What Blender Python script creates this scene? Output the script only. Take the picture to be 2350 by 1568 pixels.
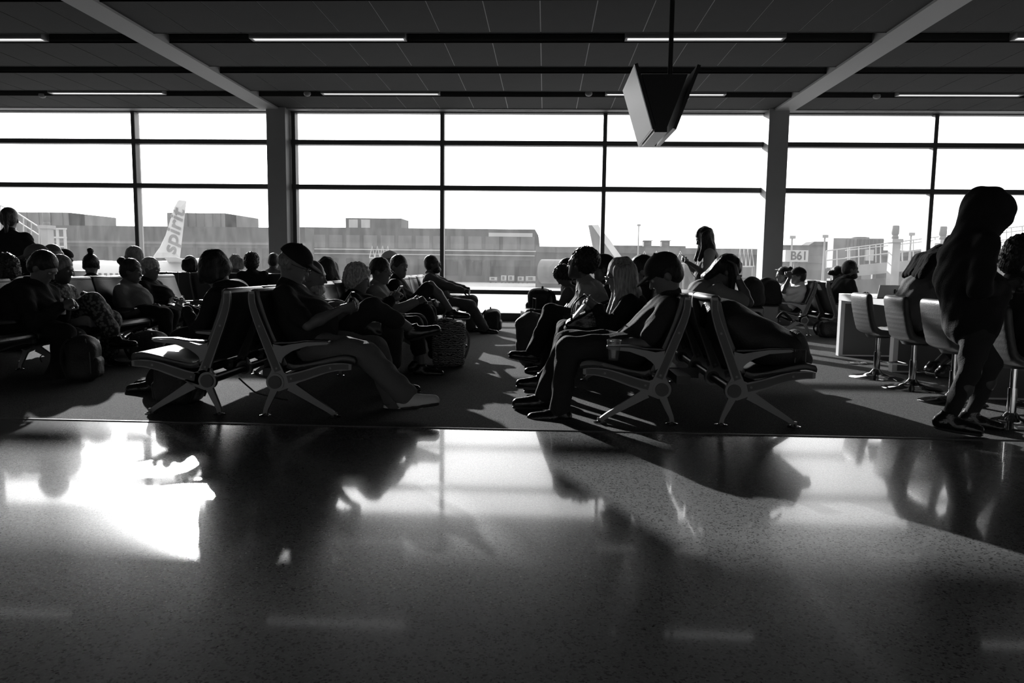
import bpy, bmesh, math, random
import numpy as np
from mathutils import Matrix, Vector

# ------------------------------------------------------------------ scene reset
for o in list(bpy.data.objects):
    bpy.data.objects.remove(o, do_unlink=True)
SC = bpy.context.scene
COL = SC.collection
rnd = random.Random(7)

# ------------------------------------------------------------------ camera
FPX = 1700.0
PITCH, YAW, ROLL = [math.radians(a) for a in (-5.87, -2.467, 0.70)]
EYE = 1.05
_f = np.array([math.sin(YAW) * math.cos(PITCH), math.cos(YAW) * math.cos(PITCH), math.sin(PITCH)])
_r = np.array([math.cos(YAW), -math.sin(YAW), 0.0])
_u = np.cross(_r, _f)
_c, _s = math.cos(ROLL), math.sin(ROLL)
_r, _u = _c * _r + _s * _u, -_s * _r + _c * _u
CAM0 = np.array([0, 0, EYE])
cam = bpy.data.cameras.new('camera')
cam.sensor_width = 36.0
cam.lens = 36.0 * FPX / 2350.0
cam.clip_end = 3000
camo = bpy.data.objects.new('camera', cam)
COL.objects.link(camo)
camo.matrix_world = Matrix(((_r[0], _u[0], -_f[0], 0), (_r[1], _u[1], -_f[1], 0), (_r[2], _u[2], -_f[2], EYE), (0, 0, 0, 1)))
SC.camera = camo

def at(x, y, axis, v):
    """photo pixel -> point on the plane (axis = v)"""
    d = _f * FPX + _r * (x - 1175) - _u * (y - 784)
    return CAM0 + d * (v - CAM0[axis]) / d[axis]
def A(x, y, Y): return at(x, y, 1, Y)
def FL(x, y, z=0.0): return at(x, y, 2, z)

# ------------------------------------------------------------------ light
SUN = np.array([-0.46, 1.0, 0.335]); SUN /= np.linalg.norm(SUN)
sun = bpy.data.lights.new('sun', 'SUN')
sun.energy = 8.5
sun.angle = math.radians(0.6)
suno = bpy.data.objects.new('sun', sun)
COL.objects.link(suno)
suno.rotation_euler = Vector(SUN).to_track_quat('Z', 'Y').to_euler()
suno.location = (-30, 60, 30)

W = bpy.data.worlds.new('sky')
SC.world = W
W.use_nodes = True
nt = W.node_tree
nt.nodes.clear()
wo = nt.nodes.new('ShaderNodeOutputWorld')
bg = nt.nodes.new('ShaderNodeBackground')
tc = nt.nodes.new('ShaderNodeTexCoord')
vm = nt.nodes.new('ShaderNodeVectorMath'); vm.operation = 'DOT_PRODUCT'
vm.inputs[1].default_value = tuple(SUN)
nz = nt.nodes.new('ShaderNodeVectorMath'); nz.operation = 'NORMALIZE'
nt.links.new(tc.outputs['Generated'], nz.inputs[0])
nt.links.new(nz.outputs[0], vm.inputs[0])
mr = nt.nodes.new('ShaderNodeMapRange')      # thin bright overcast, brighter round the sun
mr.inputs['From Min'].default_value = 0.2; mr.inputs['From Max'].default_value = 1.0
mr.inputs['To Min'].default_value = 1.9; mr.inputs['To Max'].default_value = 3.4
nt.links.new(vm.outputs['Value'], mr.inputs['Value'])
cl = nt.nodes.new('ShaderNodeTexNoise'); cl.inputs['Scale'].default_value = 2.2; cl.inputs['Detail'].default_value = 4
mp = nt.nodes.new('ShaderNodeMapping'); mp.inputs['Scale'].default_value = (1, 1, 7)
nt.links.new(nz.outputs[0], mp.inputs['Vector']); nt.links.new(mp.outputs[0], cl.inputs['Vector'])
mc = nt.nodes.new('ShaderNodeMapRange'); mc.inputs['To Min'].default_value = 0.9; mc.inputs['To Max'].default_value = 1.1
nt.links.new(cl.outputs['Fac'], mc.inputs['Value'])
ml = nt.nodes.new('ShaderNodeMath'); ml.operation = 'MULTIPLY'
pw = nt.nodes.new('ShaderNodeMath'); pw.operation = 'POWER'; pw.inputs[1].default_value = 40.0   # hazy glow close to the sun
mx = nt.nodes.new('ShaderNodeMath'); mx.operation = 'MAXIMUM'; mx.inputs[1].default_value = 0.0
nt.links.new(vm.outputs['Value'], mx.inputs[0]); nt.links.new(mx.outputs[0], pw.inputs[0])
ad = nt.nodes.new('ShaderNodeMath'); ad.operation = 'MULTIPLY_ADD'; ad.inputs[1].default_value = 7.0
nt.links.new(pw.outputs[0], ad.inputs[0]); nt.links.new(mr.outputs[0], ad.inputs[2])
nt.links.new(ad.outputs[0], ml.inputs[0]); nt.links.new(mc.outputs[0], ml.inputs[1])
bg.inputs['Color'].default_value = (1, 1, 1, 1)
nt.links.new(ml.outputs[0], bg.inputs['Strength'])
nt.links.new(bg.outputs[0], wo.inputs['Surface'])

SC.view_settings.view_transform = 'Standard'
SC.view_settings.look = 'None'
SC.view_settings.exposure = 0.0
SC.view_settings.gamma = 1.0
SC.view_settings.use_curve_mapping = False

# ------------------------------------------------------------------ materials
MATS = {}
def mat(name, g, rough=0.6, metal=0.0, coat=0.0, spec=0.5, var=0.0, scale=8.0, bump=0.0, bscale=60.0, tint=(1, 1, 1), stretch=(1, 1, 1)):
    if name in MATS: return MATS[name]
    m = bpy.data.materials.new(name); m.use_nodes = True
    n = m.node_tree; b = n.nodes['Principled BSDF']
    b.inputs['Base Color'].default_value = (g * tint[0], g * tint[1], g * tint[2], 1)
    b.inputs['Roughness'].default_value = rough
    b.inputs['Metallic'].default_value = metal
    b.inputs['Specular IOR Level'].default_value = spec
    b.inputs['Coat Weight'].default_value = coat
    t = n.nodes.new('ShaderNodeTexCoord')
    mpp = n.nodes.new('ShaderNodeMapping'); mpp.inputs['Scale'].default_value = stretch
    n.links.new(t.outputs['Object'], mpp.inputs['Vector'])
    if var > 0:
        z = n.nodes.new('ShaderNodeTexNoise'); z.inputs['Scale'].default_value = scale; z.inputs['Detail'].default_value = 5
        n.links.new(mpp.outputs[0], z.inputs['Vector'])
        r = n.nodes.new('ShaderNodeValToRGB')
        lo, hi = max(g * (1 - var), 0), g * (1 + var)
        r.color_ramp.elements[0].position = 0.3; r.color_ramp.elements[1].position = 0.7
        r.color_ramp.elements[0].color = (lo * tint[0], lo * tint[1], lo * tint[2], 1)
        r.color_ramp.elements[1].color = (hi * tint[0], hi * tint[1], hi * tint[2], 1)
        n.links.new(z.outputs['Fac'], r.inputs['Fac']); n.links.new(r.outputs[0], b.inputs['Base Color'])
    if bump > 0:
        z2 = n.nodes.new('ShaderNodeTexNoise'); z2.inputs['Scale'].default_value = bscale; z2.inputs['Detail'].default_value = 3
        n.links.new(mpp.outputs[0], z2.inputs['Vector'])
        bp = n.nodes.new('ShaderNodeBump'); bp.inputs['Strength'].default_value = bump; bp.inputs['Distance'].default_value = 0.01
        n.links.new(z2.outputs['Fac'], bp.inputs['Height']); n.links.new(bp.outputs[0], b.inputs['Normal'])
    MATS[name] = m
    return m
def emat(name, s):
    m = bpy.data.materials.new(name); m.use_nodes = True
    b = m.node_tree.nodes['Principled BSDF']
    b.inputs['Base Color'].default_value = (.8, .8, .8, 1)
    b.inputs['Emission Color'].default_value = (1, 1, 1, 1); b.inputs['Emission Strength'].default_value = s
    return m
def terrazzo():
    m = bpy.data.materials.new('terrazzo'); m.use_nodes = True
    n = m.node_tree; b = n.nodes['Principled BSDF']
    t = n.nodes.new('ShaderNodeTexCoord')
    v = n.nodes.new('ShaderNodeTexVoronoi'); v.inputs['Scale'].default_value = 150
    n.links.new(t.outputs['Object'], v.inputs['Vector'])
    sp = n.nodes.new('ShaderNodeSeparateColor'); n.links.new(v.outputs['Color'], sp.inputs[0])
    r = n.nodes.new('ShaderNodeValToRGB'); e = r.color_ramp.elements
    e[0].position = 0.0; e[0].color = (.05, .05, .05, 1)
    e[1].position = 0.16; e[1].color = (.165, .168, .168, 1)
    x = e.new(0.12); x.color = (.08, .08, .08, 1)
    x = e.new(0.7); x.color = (.20, .203, .203, 1)
    x = e.new(1.0); x.color = (.24, .243, .243, 1)
    n.links.new(sp.outputs[0], r.inputs['Fac'])
    z = n.nodes.new('ShaderNodeTexNoise'); z.inputs['Scale'].default_value = 1.3; z.inputs['Detail'].default_value = 6
    n.links.new(t.outputs['Object'], z.inputs['Vector'])
    mr2 = n.nodes.new('ShaderNodeMapRange'); mr2.inputs['To Min'].default_value = .045; mr2.inputs['To Max'].default_value = .085
    n.links.new(z.outputs['Fac'], mr2.inputs['Value'])
    n.links.new(r.outputs[0], b.inputs['Base Color'])
    n.links.new(mr2.outputs[0], b.inputs['Coat Roughness'])
    b.inputs['Coat Weight'].default_value = 0.6
    b.inputs['Roughness'].default_value = 0.24
    b.inputs['Specular IOR Level'].default_value = 0.28
    MATS['terrazzo'] = m
    return m
def carpet():
    m = mat('carpet', 0.105, 0.95, spec=0.1, var=0.75, scale=160, bump=0.8, bscale=220)
    return m
def glassmat():
    m = bpy.data.materials.new('window_glass'); m.use_nodes = True
    n = m.node_tree; n.nodes.clear()
    out = n.nodes.new('ShaderNodeOutputMaterial')
    tr = n.nodes.new('ShaderNodeBsdfTransparent'); tr.inputs['Color'].default_value = (.93, .93, .93, 1)
    du = n.nodes.new('ShaderNodeBsdfTranslucent'); du.inputs['Color'].default_value = (.9, .9, .9, 1)
    gl = n.nodes.new('ShaderNodeBsdfGlossy'); gl.inputs['Roughness'].default_value = .02
    fr = n.nodes.new('ShaderNodeFresnel'); fr.inputs['IOR'].default_value = 1.35
    t = n.nodes.new('ShaderNodeTexCoord')
    z = n.nodes.new('ShaderNodeTexNoise'); z.inputs['Scale'].default_value = 3; z.inputs['Detail'].default_value = 8; z.inputs['Roughness'].default_value = .7
    mpp = n.nodes.new('ShaderNodeMapping'); mpp.inputs['Scale'].default_value = (2.2, 1, .6)
    n.links.new(t.outputs['Object'], mpp.inputs['Vector']); n.links.new(mpp.outputs[0], z.inputs['Vector'])
    mr2 = n.nodes.new('ShaderNodeMapRange'); mr2.inputs['From Min'].default_value = .3; mr2.inputs['From Max'].default_value = .75
    mr2.inputs['To Min'].default_value = DUST[0]; mr2.inputs['To Max'].default_value = DUST[1]
    n.links.new(z.outputs['Fac'], mr2.inputs['Value'])
    m1 = n.nodes.new('ShaderNodeMixShader'); m2 = n.nodes.new('ShaderNodeMixShader')
    n.links.new(mr2.outputs[0], m1.inputs[0]); n.links.new(tr.outputs[0], m1.inputs[1]); n.links.new(du.outputs[0], m1.inputs[2])
    n.links.new(fr.outputs[0], m2.inputs[0]); n.links.new(m1.outputs[0], m2.inputs[1]); n.links.new(gl.outputs[0], m2.inputs[2])
    n.links.new(m2.outputs[0], out.inputs['Surface'])
    MATS['glass'] = m
    return m
DUST = (0.02, 0.06)
def pattern(name, kind, a, b_, scale):
    m = bpy.data.materials.new(name); m.use_nodes = True
    n = m.node_tree; b = n.nodes['Principled BSDF']; b.inputs['Roughness'].default_value = .8
    t = n.nodes.new('ShaderNodeTexCoord')
    if kind == 'zebra':
        v = n.nodes.new('ShaderNodeTexWave'); v.inputs['Scale'].default_value = scale; v.inputs['Distortion'].default_value = 9
        v.inputs['Detail'].default_value = 3; v.inputs['Detail Scale'].default_value = 1.6; v.bands_direction = 'Z'
    else:
        v = n.nodes.new('ShaderNodeTexVoronoi'); v.inputs['Scale'].default_value = scale
    n.links.new(t.outputs['Object'], v.inputs['Vector'])
    r = n.nodes.new('ShaderNodeValToRGB'); r.color_ramp.interpolation = 'LINEAR'
    r.color_ramp.elements[0].position = .4; r.color_ramp.elements[1].position = .55
    r.color_ramp.elements[0].color = (a, a, a, 1); r.color_ramp.elements[1].color = (b_, b_, b_, 1)
    n.links.new(v.outputs['Color'] if kind == 'zebra' else v.outputs['Distance'], r.inputs['Fac'])
    n.links.new(r.outputs[0], b.inputs['Base Color'])
    MATS[name] = m
    return m
terrazzo(); carpet(); glassmat()
pattern('zebra_print', 'zebra', .015, .35, 16.0)
pattern('floral_print', 'vor', .16, .02, 34.0)
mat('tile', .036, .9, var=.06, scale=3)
mat('seam_glint', .40, .6)
mat('slot', .05, .8)
mat('beam', .46, .7)
mat('column', .30, .55, var=.05, scale=2)
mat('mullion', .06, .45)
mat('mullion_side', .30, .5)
mat('frame_metal', .14, .42, metal=.5)
mat('inlay', .045, .45)
mat('black_plastic', .012, .4)
mat('black_gloss', .01, .15)
mat('vinyl', .03, .35, bump=.15, bscale=90)
mat('vinyl_stool', .05, .42, bump=.15, bscale=90)
mat('chrome', .65, .08, metal=1.0)
mat('white_laminate', .72, .3)
mat('panel_shade', .09, .4)
mat('wall_dark', .55, .8)
mat('cloth_black', .014, .85, spec=.2, bump=.4, bscale=120)
mat('cloth_dark', .018, .85, spec=.2, bump=.4, bscale=120)
mat('cloth_charcoal', .03, .85, spec=.2, bump=.4, bscale=120)
mat('cloth_mid', .11, .85, spec=.2, bump=.4, bscale=120)
mat('cloth_khaki', .13, .85, spec=.2, bump=.4, bscale=120)
mat('cloth_light', .22, .85, spec=.2, bump=.4, bscale=120)
mat('cloth_white', .55, .85, spec=.2, bump=.3, bscale=120)
mat('denim', .028, .85, spec=.2, bump=.5, bscale=160)
mat('skin', .12, .5, var=.06, scale=20)
mat('skin_deep', .04, .45, var=.06, scale=20)
mat('skin_mid', .08, .5, var=.06, scale=20)
mat('hair_black', .012, .42, spec=.25, var=.55, scale=55, bump=1.0, bscale=140, stretch=(1, 1, .2))
mat('hair_brown', .025, .42, spec=.25, var=.55, scale=55, bump=.9, bscale=140, stretch=(1, 1, .2))
mat('hair_blond', .30, .6, spec=.25, var=.55, scale=55, bump=.9, bscale=140, stretch=(1, 1, .2))
mat('hair_grey', .20, .5, spec=.25, var=.55, scale=55, bump=.9, bscale=140, stretch=(1, 1, .3))
mat('hair_white', .38, .5, spec=.25, var=.55, scale=55, bump=.9, bscale=140, stretch=(1, 1, .3))
mat('hair_matte', .014, .9, spec=.03, bump=.5, bscale=90)
mat('eye_white', .3, .15)
mat('leather_black', .012, .25, bump=.3, bscale=60)
mat('shoe_white', .6, .6)
mat('rubber', .03, .7)
mat('bag_black', .014, .6, bump=.6, bscale=70)
mat('bag_grey', .05, .7, bump=.6, bscale=70)
mat('paper', .7, .7)
mat('paper_bag', .3, .8)
mat('concrete', .30, .9, var=.10, scale=.06)
mat('bld_dark', .02, .9, var=.2, scale=.05)
mat('bld_mid', .05, .85, var=.15, scale=.08)
mat('bld_light', .10, .85, var=.12, scale=.08)
mat('bld_glass', .03, .2)
mat('ext_white', .32, .5)
mat('ext_steel', .2, .5)
mat('ext_grey', .09, .6)
mat('ac_grey', .12, .6)
mat('plane_white', .42, .35)
mat('ink', .02, .7)
mat('ink_grey', .14, .6)
mat('screen', .02, .12)
MATS['lamp'] = emat('lamp_diffuser', 1.25)
MATS['screen_page_glow'] = emat('screen_page_glow', .35)

# ------------------------------------------------------------------ helpers: objects
def link(name, me, parent=None, m=None):
    o = bpy.data.objects.new(name, me)
    COL.objects.link(o)
    if parent is not None: o.parent = parent
    if m is not None and me is not None and len(me.materials) == 0:
        me.materials.append(MATS[m] if isinstance(m, str) else m)
    return o
def thing(name, label, cat, loc=(0, 0, 0), rz=0.0, group=None):
    o = bpy.data.objects.new(name, None); COL.objects.link(o)
    o.empty_display_size = .1
    o.location = tuple(float(v) for v in loc); o.rotation_euler = (0, 0, rz)
    tag(o, label, cat, group)
    return o
def tag(o, label=None, cat=None, group=None, kind=None):
    if label: o['label'] = label
    if cat: o['category'] = cat
    if group: o['group'] = group
    if kind: o['kind'] = kind
    return o
class MB:
    """collects simple shapes into one mesh"""
    def __init__(s): s.v = []; s.f = []
    def add(s, vs, fs):
        k = len(s.v); s.v += [tuple(float(c) for c in p) for p in vs]; s.f += [tuple(i + k for i in q) for q in fs]; return s
    def box(s, x0, x1, y0, y1, z0, z1):
        vs = [(x, y, z) for x in (x0, x1) for y in (y0, y1) for z in (z0, z1)]
        return s.add(vs, [(0, 1, 3, 2), (4, 6, 7, 5), (0, 4, 5, 1), (2, 3, 7, 6), (0, 2, 6, 4), (1, 5, 7, 3)])
    def hexa(s, a, b):
        """two quads (4 points each) -> solid"""
        return s.add(list(a) + list(b), [(3, 2, 1, 0), (4, 5, 6, 7), (0, 1, 5, 4), (1, 2, 6, 5), (2, 3, 7, 6), (3, 0, 4, 7)])
    def tube(s, pts, r, n=8, caps=True):
        pts = [Vector([float(c) for c in p]) for p in pts]
        rs = r if isinstance(r, (list, tuple)) else [r] * len(pts)
        rings = []; prev = None
        for i, p in enumerate(pts):
            d = (pts[min(i + 1, len(pts) - 1)] - pts[max(i - 1, 0)]).normalized()
            if prev is None:
                prev = d.orthogonal().normalized()
            else:
                prev = (prev - d * prev.dot(d)); prev = prev.normalized() if prev.length > 1e-6 else d.orthogonal().normalized()
            q = d.cross(prev)
            rings.append([p + (prev * math.cos(2 * math.pi * k / n) + q * math.sin(2 * math.pi * k / n)) * rs[i] for k in range(n)])
        vs = [tuple(v) for rg in rings for v in rg]; fs = []
        for i in range(len(rings) - 1):
            for k in range(n):
                a = i * n + k; b = i * n + (k + 1) % n
                fs.append((a, b, b + n, a + n))
        if caps:
            fs.append(tuple(reversed(range(n)))); fs.append(tuple((len(rings) - 1) * n + k for k in range(n)))
        return s.add(vs, fs)
    def lathe(s, prof, c=(0, 0, 0), n=24):
        vs = []; fs = []
        for (r, z) in prof:
            for k in range(n):
                a = 2 * math.pi * k / n; vs.append((c[0] + r * math.cos(a), c[1] + r * math.sin(a), c[2] + z))
        for i in range(len(prof) - 1):
            for k in range(n):
                a = i * n + k; b = i * n + (k + 1) % n; fs.append((a, b, b + n, a + n))
        fs.append(tuple(reversed(range(n)))); fs.append(tuple((len(prof) - 1) * n + k for k in range(n)))
        return s.add(vs, fs)
    def prism(s, poly, y0, y1):
        """poly in (x,z), extruded along y"""
        n = len(poly)
        vs = [(x, y0, z) for x, z in poly] + [(x, y1, z) for x, z in poly]
        fs = [tuple(range(n)), tuple(reversed(range(n, 2 * n)))]
        for i in range(n):
            j = (i + 1) % n; fs.append((i, i + n, j + n, j))
        return s.add(vs, fs)
    def mesh(s, name, smooth=False, bevel=0):
        me = bpy.data.meshes.new(name)
        me.from_pydata(s.v, [], s.f)
        bm = bmesh.new(); bm.from_mesh(me)
        bmesh.ops.recalc_face_normals(bm, faces=bm.faces)
        if bevel > 0:
            bmesh.ops.bevel(bm, geom=[e for e in bm.edges if e.calc_face_angle(0) > .5], offset=bevel, segments=2, affect='EDGES', profile=.5)
        bm.to_mesh(me); bm.free()
        if smooth:
            me.polygons.foreach_set('use_smooth', [True] * len(me.polygons))
            try: me.set_sharp_from_angle(angle=.7)
            except Exception: pass
        return me
    def build(s, name, m, parent=None, smooth=False, bevel=0):
        return link(name, s.mesh(name, smooth, bevel), parent, m)
def ribbon(path, widths):
    """centre line in (x,z) with widths -> closed polygon"""
    P = [np.array(p, float) for p in path]; L = []; R = []
    for i, p in enumerate(P):
        d = P[min(i + 1, len(P) - 1)] - P[max(i - 1, 0)]; d /= np.linalg.norm(d)
        nn = np.array([-d[1], d[0]]); L.append(tuple(p + nn * widths[i] / 2)); R.append(tuple(p - nn * widths[i] / 2))
    return L + R[::-1]
def smoothpath(pts, n=4):
    P = [np.array(p, float) for p in pts]; out = []
    for i in range(len(P) - 1):
        p0 = P[max(i - 1, 0)]; p1 = P[i]; p2 = P[i + 1]; p3 = P[min(i + 2, len(P) - 1)]
        for k in range(n):
            t = k / n
            out.append(.5 * ((2 * p1) + (-p0 + p2) * t + (2 * p0 - 5 * p1 + 4 * p2 - p3) * t * t + (-p0 + 3 * p1 - 3 * p2 + p3) * t ** 3))
    out.append(P[-1]); return out

# ------------------------------------------------------------------ helpers: implicit surfaces -> mesh
def unit(v):
    v = np.array(v, float); return v / max(np.linalg.norm(v), 1e-9)
class Grid:
    def __init__(s, lo, hi, h):
        s.lo = np.array(lo, float) - 3 * h; s.h = h
        s.n = np.ceil((np.array(hi, float) + 3 * h - s.lo) / h).astype(int) + 1
        s.d = np.full(s.n, 1.0, np.float32)
        s.ax = [(s.lo[k] + np.arange(s.n[k]) * h).astype(np.float32) for k in range(3)]
    def sub(s, lo, hi):
        a = np.clip(np.floor((np.array(lo) - s.lo) / s.h).astype(int), 0, s.n); b = np.clip(np.ceil((np.array(hi) - s.lo) / s.h).astype(int) + 1, 0, s.n)
        sl = tuple(slice(a[k], b[k]) for k in range(3))
        X = s.ax[0][sl[0]][:, None, None]; Y = s.ax[1][sl[1]][None, :, None]; Z = s.ax[2][sl[2]][None, None, :]
        return sl, X, Y, Z
    def _mix(s, sl, d, k, op='u'):
        a = s.d[sl]
        if a.size == 0: return
        if op == 'u':
            h = np.clip(.5 + .5 * (a - d) / k, 0, 1); s.d[sl] = a * (1 - h) + d * h - k * h * (1 - h)
        else:
            h = np.clip(.5 - .5 * (a + d) / k, 0, 1); s.d[sl] = a * (1 - h) - d * h + k * h * (1 - h)
    def cap(s, a, b, ra, rb=None, k=.02, lat=None, q=1.0):
        a = np.array(a, float); b = np.array(b, float); rb = ra if rb is None else rb
        m = max(ra, rb) * max(q, 1) + k + 2 * s.h
        sl, X, Y, Z = s.sub(np.minimum(a, b) - m, np.maximum(a, b) + m)
        px, py, pz = X - a[0], Y - a[1], Z - a[2]; v = b - a
        if lat is not None:
            c = (px * lat[0] + py * lat[1] + pz * lat[2]) * (1 - 1 / q)
            px = px - c * lat[0]; py = py - c * lat[1]; pz = pz - c * lat[2]
            v = v - lat * (v @ lat) * (1 - 1 / q)
        t = np.clip((px * v[0] + py * v[1] + pz * v[2]) / max(v @ v, 1e-9), 0, 1)
        d = np.sqrt((px - t * v[0]) ** 2 + (py - t * v[1]) ** 2 + (pz - t * v[2]) ** 2) - (ra + (rb - ra) * t)
        s._mix(sl, d, k); return s
    def ell(s, c, R, rad, k=.02, op='u'):
        c = np.array(c, float); R = np.array(R); rad = np.array(rad, float)
        m = rad.max() + k + 2 * s.h
        sl, X, Y, Z = s.sub(c - m, c + m)
        px, py, pz = X - c[0], Y - c[1], Z - c[2]
        k0 = 0; k1 = 0
        for i in range(3):
            e = (px * R[i][0] + py * R[i][1] + pz * R[i][2]) / rad[i]; k0 = k0 + e * e; k1 = k1 + (e / rad[i]) ** 2
        k0 = np.sqrt(k0); k1 = np.sqrt(k1) + 1e-6
        s._mix(sl, k0 * (k0 - 1) / k1, k, op); return s
    def box(s, c, R, half, r=.02, k=.01):
        c = np.array(c, float); R = np.array(R); m = np.linalg.norm(half) + k + 2 * s.h
        sl, X, Y, Z = s.sub(c - m, c + m)
        px, py, pz = X - c[0], Y - c[1], Z - c[2]; o = 0; mx = None
        for i in range(3):
            e = np.abs(px * R[i][0] + py * R[i][1] + pz * R[i][2]) - (half[i] - r)
            o = o + np.maximum(e, 0) ** 2; mx = e if mx is None else np.maximum(mx, e)
        s._mix(sl, np.sqrt(o) + np.minimum(mx, 0) - r, k); return s
    def cut(s, p, n):
        """keep the half space behind the plane"""
        n = unit(n); c = np.array(p) @ n
        dd = s.ax[0][:, None, None] * n[0] + s.ax[1][None, :, None] * n[1] + s.ax[2][None, None, :] * n[2] - c
        s.d = np.maximum(s.d, dd.astype(np.float32)); return s
    def fold(s, amp, f, seed=0, stretch=(1, 1, 1)):
        X = s.ax[0][:, None, None] * stretch[0]; Y = s.ax[1][None, :, None] * stretch[1]; Z = s.ax[2][None, None, :] * stretch[2]
        s.d = s.d + amp * (np.sin(f * X + 1.7 * seed + 2 * np.sin(f * .37 * Z)) * np.sin(f * .8 * Z + seed + 1.5 * np.sin(f * .41 * Y)) + .6 * np.sin(f * 1.7 * (Y + .6 * Z - .4 * X) + 2.3 * seed)).astype(np.float32); return s
    def polys(s):
        d = s.d; ins = d < 0
        n0 = ins[:-1, :-1, :-1].astype(np.int8)
        cnt = n0.copy()
        for dx, dy, dz in ((1, 0, 0), (0, 1, 0), (0, 0, 1), (1, 1, 0), (1, 0, 1), (0, 1, 1), (1, 1, 1)):
            cnt += ins[dx:d.shape[0] - 1 + dx, dy:d.shape[1] - 1 + dy, dz:d.shape[2] - 1 + dz]
        I = np.argwhere((cnt > 0) & (cnt < 8))
        if len(I) == 0: return np.zeros((0, 3)), np.zeros((0, 4), int)
        idx = np.full(cnt.shape, -1, np.int32); idx[I[:, 0], I[:, 1], I[:, 2]] = np.arange(len(I))
        acc = np.zeros((len(I), 3)); num = np.zeros(len(I))
        corners = [(0, 0, 0), (1, 0, 0), (0, 1, 0), (1, 1, 0), (0, 0, 1), (1, 0, 1), (0, 1, 1), (1, 1, 1)]
        val = [d[I[:, 0] + c[0], I[:, 1] + c[1], I[:, 2] + c[2]].astype(float) for c in corners]
        for a, b in ((0, 1), (2, 3), (4, 5), (6, 7), (0, 2), (1, 3), (4, 6), (5, 7), (0, 4), (1, 5), (2, 6), (3, 7)):
            m = (val[a] < 0) != (val[b] < 0)
            t = val[a][m] / (val[a][m] - val[b][m])
            ca = np.array(corners[a], float); cb = np.array(corners[b], float)
            acc[m] += ca + t[:, None] * (cb - ca); num[m] += 1
        V = s.lo + s.h * (I + acc / num[:, None])
        Q = []
        for axis in range(3):
            sl0 = [slice(None)] * 3; sl1 = [slice(None)] * 3; sl0[axis] = slice(0, -1); sl1[axis] = slice(1, None)
            a = ins[tuple(sl0)]; b = ins[tuple(sl1)]
            E = np.argwhere(a != b)
            u, v = [(1, 2), (2, 0), (0, 1)][axis]
            ok = (E[:, u] > 0) & (E[:, v] > 0) & (E[:, u] < d.shape[u] - 1) & (E[:, v] < d.shape[v] - 1)
            E = E[ok]; sg = a[E[:, 0], E[:, 1], E[:, 2]]
            def c(du, dv):
                q = E.copy(); q[:, u] += du; q[:, v] += dv; return idx[q[:, 0], q[:, 1], q[:, 2]]
            q4 = np.stack([c(-1, -1), c(0, -1), c(0, 0), c(-1, 0)], 1)
            q4[~sg] = q4[~sg][:, ::-1]; Q.append(q4)
        return V, np.concatenate(Q)
def pmesh(name, V, Q):
    me = bpy.data.meshes.new(name)
    me.vertices.add(len(V)); me.vertices.foreach_set('co', np.ascontiguousarray(V, np.float32).ravel())
    me.loops.add(len(Q) * 4); me.loops.foreach_set('vertex_index', np.ascontiguousarray(Q, np.int32).ravel())
    me.polygons.add(len(Q)); me.polygons.foreach_set('loop_start', np.arange(len(Q), dtype=np.int32) * 4)
    me.polygons.foreach_set('use_smooth', np.ones(len(Q), bool))
    me.update(calc_edges=True); me.validate()
    return me
def solid(name, grid, m, parent, origin):
    V, Q = grid.polys()
    if len(V) == 0: return None
    return link(name, pmesh(name, V - np.array(origin), Q), parent, m)

ZU = np.array([0, 0, 1.0])
# ================================================================== THE SETTING
DW = 14.0           # inner face of the window wall
CZ = 3.86           # ceiling height
EDGE = 4.66         # carpet edge
def structure(o): o['kind'] = 'structure'; return o
X0, X1, YB = -24.0, 22.0, -9.0
BACKTOP = 2.1
structure(MB().box(X0, X1, YB, EDGE, -.3, 0).build('floor', 'terrazzo'))
structure(MB().box(X0, X1, EDGE + .012, DW + .2, -.3, .004).build('floor_carpet', 'carpet'))
structure(MB().box(X0, X1, EDGE - .003, EDGE + .014, -.02, .006).build('trim_1', 'inlay'))
structure(MB().box(X0 - .3, X0, YB, DW + .2, 0, CZ + .4).build('wall_left', 'wall_dark'))
structure(MB().box(X1, X1 + .3, YB, DW + .2, 0, CZ + .4).build('wall_right', 'wall_dark'))
# unseen band of windows, added behind the camera to brighten surfaces facing it
wb = structure(MB().box(X0 - .3, X1 + .3, YB - .3, YB, 0, 1.0).box(X0 - .3, X1 + .3, YB - .3, YB, BACKTOP, CZ + .4).build('wall_back', 'wall_dark'))
wbw = bpy.data.objects.new('window_6', None); COL.objects.link(wbw); structure(wbw)
for k in range(16):
    xa = X0 + k * (X1 - X0) / 15
    MB().box(xa - .05, xa + .05, YB - .2, YB - .05, 1.0, BACKTOP).build('mullion', 'mullion', wbw)
    if k < 15:
        xb = X0 + (k + 1) * (X1 - X0) / 15
        link('pane', MB().add([(xa, YB - .12, 1.0), (xb, YB - .12, 1.0), (xb, YB - .12, BACKTOP), (xa, YB - .12, BACKTOP)], [(0, 1, 2, 3)]).mesh('pane'), wbw, 'glass')
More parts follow.
